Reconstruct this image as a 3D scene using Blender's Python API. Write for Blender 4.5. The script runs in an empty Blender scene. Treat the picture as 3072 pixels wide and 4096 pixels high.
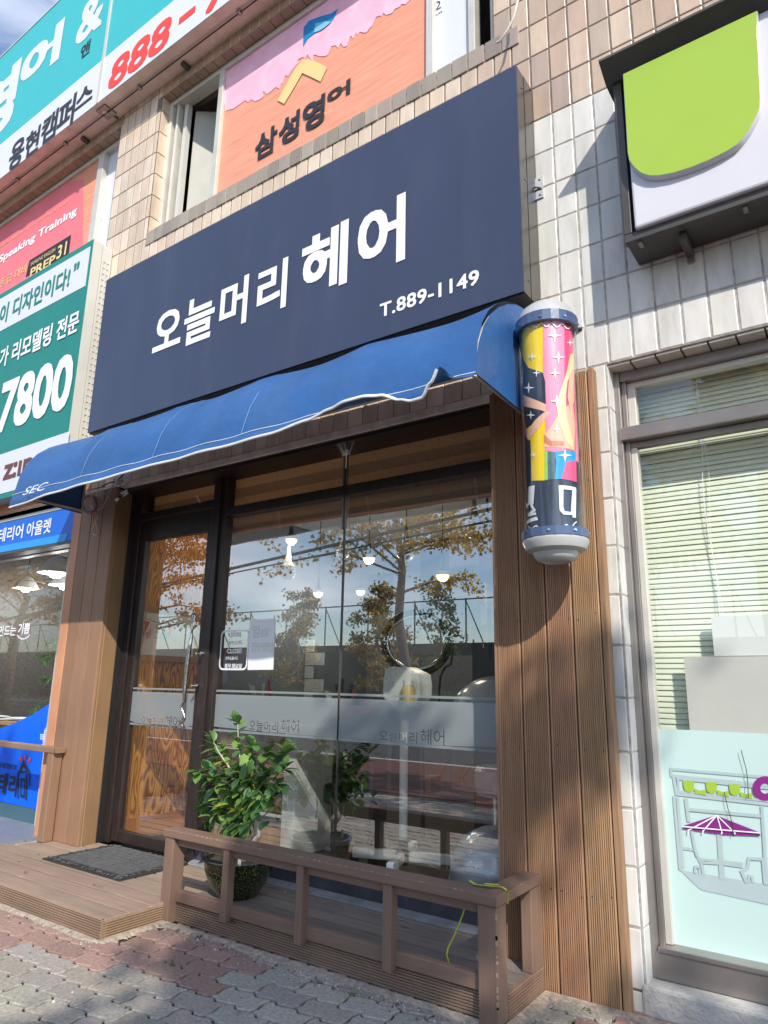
import bpy, bmesh, math, random
from mathutils import Vector, Matrix
random.seed(7)
sc = bpy.context.scene
COL = sc.collection
# ------------------------------------------------------------------ camera
R = ((0.81646096, 0.57715277, 0.01691692), (-0.12424714, 0.20422562, -0.97100697), (-0.56387423, 0.79068741, 0.23845183))
FPX = 2790.76
CAM = Vector((0, 0, 1.3))
cd = bpy.data.cameras.new('camera'); co = bpy.data.objects.new('camera', cd); COL.objects.link(co)
cd.sensor_fit = 'HORIZONTAL'; cd.sensor_width = 36; cd.lens = 36 * FPX / 3072
cd.clip_start = 0.05; cd.clip_end = 2000
m = Matrix(((R[0][0], -R[1][0], -R[2][0]), (R[0][1], -R[1][1], -R[2][1]), (R[0][2], -R[1][2], -R[2][2]))).to_4x4()
m.translation = CAM; co.matrix_world = m; sc.camera = co
sc.render.resolution_x = 768; sc.render.resolution_y = 1024
# ------------------------------------------------------------------ light
SUN = Vector((1.05, -1.0, 1.15)).normalized()
EL = math.asin(SUN.z); AZ = math.atan2(SUN.x, SUN.y)
w = bpy.data.worlds.new('World'); sc.world = w; w.use_nodes = True
nt = w.node_tree; nt.nodes.clear()
def N(nt, t, **k):
    n = nt.nodes.new(t)
    for a, b in k.items(): setattr(n, a, b)
    return n
sky = N(nt, 'ShaderNodeTexSky', sky_type='NISHITA', sun_disc=False, sun_elevation=EL, sun_rotation=AZ)
sky.altitude = 50; sky.air_density = 1.0; sky.dust_density = .6; sky.ozone_density = 3.2
tc = N(nt, 'ShaderNodeTexCoord'); mp = N(nt, 'ShaderNodeMapping'); mp.inputs['Scale'].default_value = (1.2, 1.2, 4)
nz = N(nt, 'ShaderNodeTexNoise'); nz.inputs['Scale'].default_value = 2.3; nz.inputs['Detail'].default_value = 7; nz.inputs['Distortion'].default_value = .6
rp = N(nt, 'ShaderNodeValToRGB'); rp.color_ramp.elements[0].position = .46; rp.color_ramp.elements[1].position = .7
mx = N(nt, 'ShaderNodeMixRGB'); mx.inputs[2].default_value = (7.5, 7.7, 8.2, 1)
bg = N(nt, 'ShaderNodeBackground'); bg.inputs[1].default_value = .15
ou = N(nt, 'ShaderNodeOutputWorld')
L = nt.links.new
L(tc.outputs['Generated'], mp.inputs[0]); L(mp.outputs[0], nz.inputs[0]); L(nz.outputs[0], rp.inputs[0])
mm = N(nt, 'ShaderNodeMath', operation='MULTIPLY'); mm.inputs[1].default_value = .6
L(rp.outputs[0], mm.inputs[0]); L(mm.outputs[0], mx.inputs[0]); L(sky.outputs[0], mx.inputs[1]); L(mx.outputs[0], bg.inputs[0]); L(bg.outputs[0], ou.inputs[0])
sd = bpy.data.lights.new('sun', 'SUN'); sd.energy = 3.2; sd.angle = math.radians(.6); sd.color = (1, .93, .82)
so = bpy.data.objects.new('sun', sd); COL.objects.link(so); so.rotation_euler = SUN.to_track_quat('Z', 'Y').to_euler()
sc.view_settings.view_transform = 'Standard'; sc.view_settings.look = 'None'; sc.view_settings.exposure = .75; sc.view_settings.gamma = 1
try:
    sc.cycles.max_bounces = 10; sc.cycles.transparent_max_bounces = 24
except Exception: pass
# ------------------------------------------------------------------ photo measurement helpers (full-res pixel -> point on a real plane)
Q = (0, 0, 1.8517); A = (0, 0, .663); B = (1000, 0, .663); C3 = (2000, 0, .646); D = (0, 900, .6028); E = (900, 900, .7233); F = (1972, 1100, .663)
S3 = (0, 1850, .3014); Z4 = (0, 2200, .588); W3 = (2400, 1400, .405); G3 = (2300, 300, .4654); P3 = (500, 2300, .3617)
H1 = (0, 1900, .5425); H2 = (800, 1900, .4522); H3 = (1400, 1900, .4522); H4 = (2000, 2200, .646); H5 = (0, 2700, .5425); H6 = (700, 2800, .4822); H7 = (1400, 2900, .5407); H8 = (2100, 3000, .586)
def ray(f, x, y):
    u = f[0] + x * f[2] - 1536; v = f[1] + y * f[2] - 2048
    return Vector((R[0][i] * u + R[1][i] * v + R[2][i] * FPX for i in range(3)))
def onY(f, x, y, Y):
    d = ray(f, x, y); return CAM + d * (Y / d.y)
def onX(f, x, y, X):
    d = ray(f, x, y); return CAM + d * (X / d.x)
def onZ(f, x, y, Z=0.0):
    d = ray(f, x, y); return CAM + d * ((Z - CAM.z) / d.z)
def mir(f, x, y, depth):           # what a pane at y=3.5 mirrors
    p = onY(f, x, y, depth); return Vector((p.x, 7.0 - p.y, p.z))
# ------------------------------------------------------------------ materials
MAT = {}
def newmat(name):
    m = bpy.data.materials.new(name); m.use_nodes = True; MAT[name] = m
    return m, m.node_tree, m.node_tree.nodes['Principled BSDF']
def pm(name, col, rough=.6, var=.15, scale=6, bump=.05, bscale=60, metal=0, spec=.5, stretch=(1, 1, 1), emit=0, attr=False, dirt=0, dirtcol=(.08, .07, .06), coat=0, dscale=1.5, bdist=.002):
    m, t, b = newmat(name); l = t.links.new
    c = N(t, 'ShaderNodeTexCoord'); mp = N(t, 'ShaderNodeMapping'); mp.inputs['Scale'].default_value = stretch
    l(c.outputs['Object'], mp.inputs[0])
    n = N(t, 'ShaderNodeTexNoise'); n.inputs['Scale'].default_value = scale; n.inputs['Detail'].default_value = 6; l(mp.outputs[0], n.inputs[0])
    hs = N(t, 'ShaderNodeHueSaturation')
    mr = N(t, 'ShaderNodeMapRange'); mr.inputs['From Min'].default_value = .25; mr.inputs['From Max'].default_value = .75
    mr.inputs['To Min'].default_value = 1 - var; mr.inputs['To Max'].default_value = 1 + var
    l(n.outputs[0], mr.inputs[0]); l(mr.outputs[0], hs.inputs['Value'])
    if attr:
        a = N(t, 'ShaderNodeAttribute', attribute_name='col'); src = a.outputs['Color']
    else:
        a = N(t, 'ShaderNodeRGB'); a.outputs[0].default_value = (*col, 1); src = a.outputs[0]
    l(src, hs.inputs['Color']); out = hs.outputs[0]
    if dirt:
        n3 = N(t, 'ShaderNodeTexNoise'); n3.inputs['Scale'].default_value = dscale; n3.inputs['Detail'].default_value = 10; n3.inputs['Roughness'].default_value = .7
        l(mp.outputs[0], n3.inputs[0])
        r3 = N(t, 'ShaderNodeValToRGB'); r3.color_ramp.elements[0].position = .5; r3.color_ramp.elements[1].position = .72
        l(n3.outputs[0], r3.inputs[0]); ml = N(t, 'ShaderNodeMath', operation='MULTIPLY'); ml.inputs[1].default_value = dirt; l(r3.outputs[0], ml.inputs[0])
        mx = N(t, 'ShaderNodeMixRGB'); mx.inputs[2].default_value = (*dirtcol, 1); l(ml.outputs[0], mx.inputs[0]); l(out, mx.inputs[1]); out = mx.outputs[0]
    l(out, b.inputs['Base Color'])
    b.inputs['Roughness'].default_value = rough; b.inputs['Metallic'].default_value = metal; b.inputs['Specular IOR Level'].default_value = spec
    b.inputs['Coat Weight'].default_value = coat
    if emit:
        l(out, b.inputs['Emission Color']); b.inputs['Emission Strength'].default_value = emit
    if bump:
        n2 = N(t, 'ShaderNodeTexNoise'); n2.inputs['Scale'].default_value = bscale; n2.inputs['Detail'].default_value = 5; l(mp.outputs[0], n2.inputs[0])
        bp = N(t, 'ShaderNodeBump'); bp.inputs['Strength'].default_value = min(1, bump * 4); bp.inputs['Distance'].default_value = bdist; l(n2.outputs[0], bp.inputs['Height']); l(bp.outputs[0], b.inputs['Normal'])
    return m
def wood(name, col, axis='z', rough=.6, var=.3, attr=False, spec=.4):
    st = {'z': (14, 14, .9), 'x': (.9, 14, 14), 'y': (14, .9, 14)}[axis]
    m, t, b = newmat(name); l = t.links.new
    c = N(t, 'ShaderNodeTexCoord'); mp = N(t, 'ShaderNodeMapping'); mp.inputs['Scale'].default_value = st; l(c.outputs['Object'], mp.inputs[0])
    n = N(t, 'ShaderNodeTexNoise'); n.inputs['Scale'].default_value = 3; n.inputs['Detail'].default_value = 8; n.inputs['Distortion'].default_value = 1.2; l(mp.outputs[0], n.inputs[0])
    n2 = N(t, 'ShaderNodeTexNoise'); n2.inputs['Scale'].default_value = 1.7; n2.inputs['Detail'].default_value = 4; l(c.outputs['Object'], n2.inputs[0])
    vo = N(t, 'ShaderNodeTexVoronoi'); vo.inputs['Scale'].default_value = 3.1
    mp2 = N(t, 'ShaderNodeMapping'); mp2.inputs['Scale'].default_value = tuple(1.6 if s > 1 else .55 for s in st); l(c.outputs['Object'], mp2.inputs[0]); l(mp2.outputs[0], vo.inputs[0])
    kn = N(t, 'ShaderNodeMapRange'); kn.inputs['From Min'].default_value = .03; kn.inputs['From Max'].default_value = .075; kn.inputs['To Min'].default_value = .55; kn.inputs['To Max'].default_value = 1; l(vo.outputs['Distance'], kn.inputs[0])
    a1 = N(t, 'ShaderNodeMapRange'); a1.inputs['From Min'].default_value = .3; a1.inputs['From Max'].default_value = .7; a1.inputs['To Min'].default_value = 1 - var; a1.inputs['To Max'].default_value = 1 + var * .7; l(n.outputs[0], a1.inputs[0])
    a2 = N(t, 'ShaderNodeMapRange'); a2.inputs['From Min'].default_value = .3; a2.inputs['From Max'].default_value = .7; a2.inputs['To Min'].default_value = .86; a2.inputs['To Max'].default_value = 1.12; l(n2.outputs[0], a2.inputs[0])
    mu = N(t, 'ShaderNodeMath', operation='MULTIPLY'); l(a1.outputs[0], mu.inputs[0]); l(a2.outputs[0], mu.inputs[1])
    mu2 = N(t, 'ShaderNodeMath', operation='MULTIPLY'); l(mu.outputs[0], mu2.inputs[0]); l(kn.outputs[0], mu2.inputs[1])
    hs = N(t, 'ShaderNodeHueSaturation'); l(mu2.outputs[0], hs.inputs['Value'])
    if attr:
        a = N(t, 'ShaderNodeAttribute', attribute_name='col'); l(a.outputs['Color'], hs.inputs['Color'])
    else: hs.inputs['Color'].default_value = (*col, 1)
    l(hs.outputs[0], b.inputs['Base Color']); b.inputs['Roughness'].default_value = rough; b.inputs['Specular IOR Level'].default_value = spec
    bp = N(t, 'ShaderNodeBump'); bp.inputs['Strength'].default_value = .35; bp.inputs['Distance'].default_value = .002; l(n.outputs[0], bp.inputs['Height']); l(bp.outputs[0], b.inputs['Normal'])
    return m
def glassmat(name, tint=(1, 1, 1), gain=1.5, base=.02):
    m = bpy.data.materials.new(name); m.use_nodes = True; MAT[name] = m; t = m.node_tree; t.nodes.clear(); l = t.links.new
    tr = N(t, 'ShaderNodeBsdfTransparent'); tr.inputs[0].default_value = (*tint, 1); gl = N(t, 'ShaderNodeBsdfGlossy'); gl.inputs['Roughness'].default_value = 0
    lw = N(t, 'ShaderNodeLayerWeight'); lw.inputs['Blend'].default_value = .5; pw = N(t, 'ShaderNodeMath', operation='POWER'); pw.inputs[1].default_value = 5; l(lw.outputs['Facing'], pw.inputs[0])
    ma = N(t, 'ShaderNodeMath', operation='MULTIPLY_ADD', use_clamp=True); ma.inputs[1].default_value = gain; ma.inputs[2].default_value = base
    l(pw.outputs[0], ma.inputs[0]); mx = N(t, 'ShaderNodeMixShader'); l(ma.outputs[0], mx.inputs[0]); l(tr.outputs[0], mx.inputs[1]); l(gl.outputs[0], mx.inputs[2])
    o = N(t, 'ShaderNodeOutputMaterial'); l(mx.outputs[0], o.inputs[0]); return m
def filmmat(name, col, opac=.75):
    m = bpy.data.materials.new(name); m.use_nodes = True; MAT[name] = m; t = m.node_tree; t.nodes.clear(); l = t.links.new
    tr = N(t, 'ShaderNodeBsdfTransparent'); df = N(t, 'ShaderNodeBsdfDiffuse'); df.inputs[0].default_value = (*col, 1); tl = N(t, 'ShaderNodeBsdfTranslucent'); tl.inputs[0].default_value = (*col, 1)
    m1 = N(t, 'ShaderNodeMixShader'); m1.inputs[0].default_value = .45; l(df.outputs[0], m1.inputs[1]); l(tl.outputs[0], m1.inputs[2])
    m2 = N(t, 'ShaderNodeMixShader'); m2.inputs[0].default_value = opac; l(tr.outputs[0], m2.inputs[1]); l(m1.outputs[0], m2.inputs[2])
    o = N(t, 'ShaderNodeOutputMaterial'); l(m2.outputs[0], o.inputs[0]); return m
def leafmat(name, var=.25, tl=.35):
    m = bpy.data.materials.new(name); m.use_nodes = True; MAT[name] = m; t = m.node_tree; b = t.nodes['Principled BSDF']; l = t.links.new
    a = N(t, 'ShaderNodeAttribute', attribute_name='col'); l(a.outputs['Color'], b.inputs['Base Color']); b.inputs['Roughness'].default_value = .42
    tr = N(t, 'ShaderNodeBsdfTranslucent'); l(a.outputs['Color'], tr.inputs[0]); mx = N(t, 'ShaderNodeMixShader'); mx.inputs[0].default_value = tl
    l(b.outputs[0], mx.inputs[1]); l(tr.outputs[0], mx.inputs[2]); l(mx.outputs[0], t.nodes['Material Output'].inputs[0]); return m
M = MAT
pm('tile', (.5, .45, .38), rough=.3, var=.12, scale=7, bump=.06, bscale=14, attr=True, dirt=.4, dirtcol=(.3, .25, .2), dscale=3.2, bdist=.004, stretch=(2.2, 2.2, .55))
pm('grout_light', (.4, .38, .35), rough=.95, var=.35, scale=30, bump=.3, bscale=120)
pm('grout', (.18, .155, .13), rough=.95, var=.35, scale=30, bump=.3, bscale=120)
pm('navy', (.034, .047, .092), rough=.4, var=.09, scale=1.2, bump=.0, dirt=.12, dirtcol=(.12, .13, .16), dscale=2.5, stretch=(2, 2, .5))
pm('darkmetal', (.085, .08, .075), rough=.42, var=.25, metal=.25, bump=.02, scale=3)
pm('sidemetal', (.11, .105, .1), rough=.3, var=.15, metal=.85, scale=2, stretch=(1, 1, .2), bump=.02)
pm('black', (.015, .014, .014), rough=.5, var=.2)
pm('paper', (.78, .79, .82), rough=.6, var=.03, bump=.02)
pm('letterwhite', (.78, .79, .82), rough=.4, var=.02, bump=0)
pm('awning', (.02, .092, .27), rough=.45, var=.16, scale=3, bump=.2, bscale=7, spec=.5, dirt=.25, dirtcol=(.1, .16, .26), dscale=2, bdist=.016)
pm('awningtrim', (.75, .76, .78), rough=.5, var=.1)
pm('awningseam', (.12, .25, .45), rough=.5)
pm('awningpipe', (.45, .44, .4), rough=.5, var=.2, metal=.4)
pm('frame', (.026, .018, .016), rough=.42, var=.35, scale=12, stretch=(3, 3, .6), bump=.15, bscale=20, dirt=.15, dirtcol=(.1, .08, .07), dscale=5)
pm('steel', (.33, .3, .28), rough=.36, var=.14, scale=4, metal=.75, bump=.04, dirt=.3, dirtcol=(.2, .17, .15))
pm('alu', (.62, .6, .54), rough=.4, var=.1, scale=5, metal=.3, dirt=.3, dirtcol=(.35, .3, .24))
pm('concrete', (.5, .48, .44), rough=.9, var=.25, scale=12, bump=.5, bscale=60, dirt=.4, dirtcol=(.22, .19, .16), bdist=.006)
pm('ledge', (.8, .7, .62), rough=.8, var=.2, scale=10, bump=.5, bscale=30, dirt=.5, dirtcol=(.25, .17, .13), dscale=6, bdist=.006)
pm('plinthdark', (.045, .045, .06), rough=.7, var=.35, scale=9, bump=.3, bscale=30, dirt=.4, dirtcol=(.1, .1, .12), dscale=5)
pm('cement', (.2, .2, .22), rough=.85, var=.3, scale=8, bump=.4, bscale=40, dirt=.5, dirtcol=(.1, .16, .14), bdist=.006)
pm('paver', (.3, .3, .3), rough=.9, var=.3, scale=60, bump=1, bscale=220, attr=True, bdist=.0025, dirt=.35, dirtcol=(.26, .22, .18), dscale=4)
pm('sand', (.36, .3, .24), rough=1, var=.4, scale=40, bump=1, bscale=160, bdist=.006)
pm('joint', (.045, .04, .035), rough=1, var=.4, scale=30, bump=1, bscale=150)
pm('asphalt', (.06, .06, .062), rough=.9, var=.2, scale=30, bump=.5, bscale=200)
pm('brickred', (.13, .055, .042), rough=.9, var=.3, scale=12, bump=.3, bscale=60)
wood('wood_brown', (.3, .175, .1), 'z')
wood('wood_ribbed', (.23, .118, .07), 'z', var=.2, attr=True)
wood('wood_rail_x', (.2, .128, .095), 'x', var=.1, spec=.3)
wood('wood_rail_y', (.2, .128, .095), 'y', var=.1, spec=.3)
wood('wood_rail_z', (.2, .128, .095), 'z', var=.1, spec=.3)
wood('wood_deck', (.25, .185, .15), 'x', rough=.8, var=.16, attr=True)
wood('wood_skirt', (.24, .16, .11), 'x', rough=.75, var=.14, attr=True)
wood('wood_left', (.3, .165, .095), 'z', var=.1, attr=True)
wood('wood_tan', (.45, .26, .12), 'z')
pm('rubberdark', (.02, .02, .021), rough=.8, var=.2)
pm('rubber', (.085, .087, .09), rough=.8, var=.3, scale=30, bump=.4, bscale=120, dirt=.4, dirtcol=(.14, .13, .12))
pm('steel_handle', (.6, .58, .55), rough=.22, var=.1, metal=1, dirt=.7, dirtcol=(.22, .09, .04), dscale=35)
pm('chrome', (.75, .76, .78), rough=.08, var=.02, metal=1, bump=0)
pm('silver', (.72, .77, .84), rough=.22, var=.04, metal=.35, bump=0)
pm('plastic_white', (.84, .85, .82), rough=.35, var=.03, bump=0)
pm('plastic_grey', (.42, .43, .43), rough=.35, var=.06, bump=0, coat=.3)
pm('lime', (.34, .5, .05), rough=.28, var=.02, bump=.0, coat=.3)
pm('signwhite', (.62, .62, .68), rough=.3, var=.02, bump=0, coat=.3)
pm('green_sign', (.008, .2, .17), rough=.5, var=.05, bump=0)
pm('teal', (.03, .42, .45), rough=.4, var=.03, bump=0)
pm('whitesheet', (.62, .65, .71), rough=.45, var=.02, bump=0)
pm('redtext', (.72, .05, .03), rough=.5, var=.02, bump=0)
pm('darktext', (.02, .02, .025), rough=.5, var=.02, bump=0)
pm('brownred', (.14, .04, .035), rough=.5, var=.02, bump=0)
pm('pinkpaint', (.86, .66, .57), rough=.55, var=.15, scale=4, dirt=.35, dirtcol=(.3, .2, .13), dscale=3)
pm('panelgrey', (.4, .4, .36), rough=.6, var=.06)
pm('whitepaint', (.56, .56, .52), rough=.45, var=.06, dirt=.25, dirtcol=(.4, .36, .3))
pm('poster_orange', (.72, .3, .19), rough=.5, var=.18, scale=5, stretch=(.6, 1, 6), bump=.05)
pm('poster_pink', (.84, .45, .58), rough=.45, var=.1, scale=6, dirt=.45, dirtcol=(.82, .66, .72), dscale=3)
pm('poster_pink2', (.78, .17, .2), rough=.5, var=.08, scale=3)
pm('poster_mauve', (.42, .2, .27), rough=.5, var=.1, scale=5, bump=.05)
pm('flagblue', (.0, .22, .52), rough=.45, var=.05)
pm('flagcyan', (.2, .52, .75), rough=.45, var=.08)
pm('beige', (.7, .55, .24), rough=.55, var=.06)
pm('bluesign', (.005, .13, .62), rough=.4, var=.03, bump=0)
pm('bluelight', (.02, .3, .78), rough=.4, var=.03, bump=0)
pm('bluedecal', (.0, .13, .85), rough=.35, var=.03, bump=0)
pm('orange_trim', (.5, .19, .07), rough=.6, var=.1)
pm('redvinyl', (.75, .03, .05), rough=.4, var=.02, bump=0)
pm('yellow', (.83, .6, .01), rough=.3, var=.02, bump=0); pm('pink', (.82, .09, .22), rough=.3, var=.02, bump=0); pm('pinklight', (.85, .25, .4), rough=.3, var=.02, bump=0); pm('cyanblue', (.01, .32, .68), rough=.3, var=.02, bump=0)
pm('skin', (.75, .45, .33), rough=.4, var=.02, bump=0); pm('skinshade', (.55, .2, .13), rough=.4, var=.02, bump=0); pm('blonde', (.76, .6, .34), rough=.4, var=.1, scale=20, stretch=(6, 6, .6), bump=0); pm('ink', (.03, .04, .07), rough=.3, var=.02, bump=0); pm('greenstripe', (.3, .55, .12), rough=.3, var=.02, bump=0); pm('slate', (.06, .13, .17), rough=.3, var=.02, bump=0)
pm('poleblue', (.06, .1, .2), rough=.3, var=.08, coat=.4)
pm('blind', (.74, .79, .65), rough=.45, var=.05, bump=0)
pm('mint', (.5, .66, .63), rough=.35, var=.03, scale=2, bump=0)
pm('mintline', (.4, .49, .5), rough=.4, var=.03, bump=0)
pm('purple', (.23, .02, .2), rough=.4, var=.03, bump=0)
pm('foam', (.74, .75, .74), rough=.5, var=.04, scale=3)
pm('foamgrey', (.6, .58, .55), rough=.6, var=.06, scale=3)
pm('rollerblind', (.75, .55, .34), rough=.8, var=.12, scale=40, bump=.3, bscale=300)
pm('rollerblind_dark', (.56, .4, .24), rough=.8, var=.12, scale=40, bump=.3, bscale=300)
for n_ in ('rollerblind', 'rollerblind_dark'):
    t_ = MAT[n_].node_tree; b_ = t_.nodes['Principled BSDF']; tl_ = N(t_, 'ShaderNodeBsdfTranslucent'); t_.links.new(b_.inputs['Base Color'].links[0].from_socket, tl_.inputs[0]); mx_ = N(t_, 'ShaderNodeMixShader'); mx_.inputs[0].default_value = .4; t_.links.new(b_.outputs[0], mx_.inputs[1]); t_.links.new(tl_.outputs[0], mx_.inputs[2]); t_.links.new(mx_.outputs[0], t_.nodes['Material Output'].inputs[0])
pm('blindbar', (.78, .38, .3), rough=.5, var=.05)
pm('roomwall', (.22, .22, .22), rough=.8, var=.08); pm('roomdark', (.05, .05, .052), rough=.6, var=.1); pm('roomgrey', (.2, .2, .2), rough=.7, var=.06); pm('roomfloor', (.14, .12, .11), rough=.4, var=.15, scale=3); pm('ceiling', (.5, .5, .5), rough=.9, var=.04)
pm('roombright', (.75, .75, .72), rough=.8, var=.06)
pm('bulb', (1, .98, .93), emit=1.6, var=0, bump=0); pm('bulbwarm', (1, .75, .3), emit=1.7, var=0, bump=0); pm('lampglass', (.42, .46, .5), rough=.15, var=.02, bump=0)
pm('bark', (.13, .09, .07), rough=.9, var=.35, scale=10, bump=.6, bscale=40, stretch=(3, 3, .6), bdist=.01)
pm('chip', (.36, .27, .2), rough=.9, var=.2)
pm('palebark', (.5, .42, .34), rough=.8, var=.2, scale=20, bump=.3)
pm('soil', (.05, .035, .025), rough=1, var=.4, bump=.8, bscale=80)
pm('wallgrey', (.09, .095, .1), rough=.85, var=.15, scale=2); pm('fencegreen', (.03, .09, .07), rough=.5, var=.1)
pm('ribbon', (.5, .62, .04), rough=.5, var=.15); pm('wire_red', (.2, .06, .05), rough=.5, var=.2); pm('wire_white', (.6, .57, .5), rough=.5, var=.1); pm('wire_black', (.02, .02, .02), rough=.5, var=.1)
pm('tilefloor', (.2, .22, .27), rough=.5, var=.12, scale=2)
pm('cardbox', (.42, .26, .14), rough=.8, var=.1)
pm('comb', (.65, .67, .5), rough=.4, var=.05); pm('combred', (.6, .03, .12), rough=.4); pm('orangebox', (.5, .13, .03), rough=.5); pm('aqua', (.1, .5, .6), rough=.4)
pm('honey', (.65, .5, .2), rough=.2, var=.15, coat=.5)
pm('fence_netting', (.28, .36, .36), rough=.9, var=.1)
leafmat('leaf'); leafmat('foliage', tl=.62)
glassmat('glass', (.93, .97, .95), gain=2.5, base=.4)
glassmat('glass_dark', (.96, .98, .96), gain=1.9, base=.1)
glassmat('glass_clear', (.98, .99, .98), gain=1.5, base=.06)
filmmat('frost', (.38, .43, .46), .78)
# pot glaze
m_, t_, b_ = newmat('glaze'); l_ = t_.links.new
c_ = N(t_, 'ShaderNodeTexCoord'); v_ = N(t_, 'ShaderNodeTexVoronoi'); v_.inputs['Scale'].default_value = 120; mp_ = N(t_, 'ShaderNodeMapping'); mp_.inputs['Scale'].default_value = (1, 1, .55); l_(c_.outputs['Object'], mp_.inputs[0]); l_(mp_.outputs[0], v_.inputs[0])
r_ = N(t_, 'ShaderNodeValToRGB'); r_.color_ramp.elements[0].position = .12; r_.color_ramp.elements[0].color = (.16, .2, .04, 1); r_.color_ramp.elements[1].position = .42; r_.color_ramp.elements[1].color = (.012, .016, .008, 1)
l_(v_.outputs['Distance'], r_.inputs[0]); l_(r_.outputs[0], b_.inputs['Base Color']); b_.inputs['Roughness'].default_value = .12; b_.inputs['Coat Weight'].default_value = .6
bp_ = N(t_, 'ShaderNodeBump'); bp_.inputs['Strength'].default_value = .5; bp_.inputs['Distance'].default_value = .004; bp_.invert = True; l_(v_.outputs['Distance'], bp_.inputs['Height']); l_(bp_.outputs[0], b_.inputs['Normal'])
# strongly figured plywood
m_, t_, b_ = newmat('plywood'); l_ = t_.links.new
c_ = N(t_, 'ShaderNodeTexCoord'); mp_ = N(t_, 'ShaderNodeMapping'); mp_.inputs['Scale'].default_value = (1, 3.4, .8); l_(c_.outputs['Object'], mp_.inputs[0])
n_ = N(t_, 'ShaderNodeTexNoise'); n_.inputs['Scale'].default_value = 1.5; n_.inputs['Detail'].default_value = 2.2; l_(mp_.outputs[0], n_.inputs[0])
mu_ = N(t_, 'ShaderNodeMath', operation='MULTIPLY'); mu_.inputs[1].default_value = 36; l_(n_.outputs[0], mu_.inputs[0]); fr_ = N(t_, 'ShaderNodeMath', operation='PINGPONG'); fr_.inputs[1].default_value = 1; l_(mu_.outputs[0], fr_.inputs[0])
r_ = N(t_, 'ShaderNodeValToRGB'); r_.color_ramp.elements[0].position = .1; r_.color_ramp.elements[0].color = (.3, .085, .02, 1); r_.color_ramp.elements[1].position = .75; r_.color_ramp.elements[1].color = (.85, .38, .08, 1)
l_(fr_.outputs[0], r_.inputs[0]); l_(r_.outputs[0], b_.inputs['Base Color']); b_.inputs['Roughness'].default_value = .5
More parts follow.
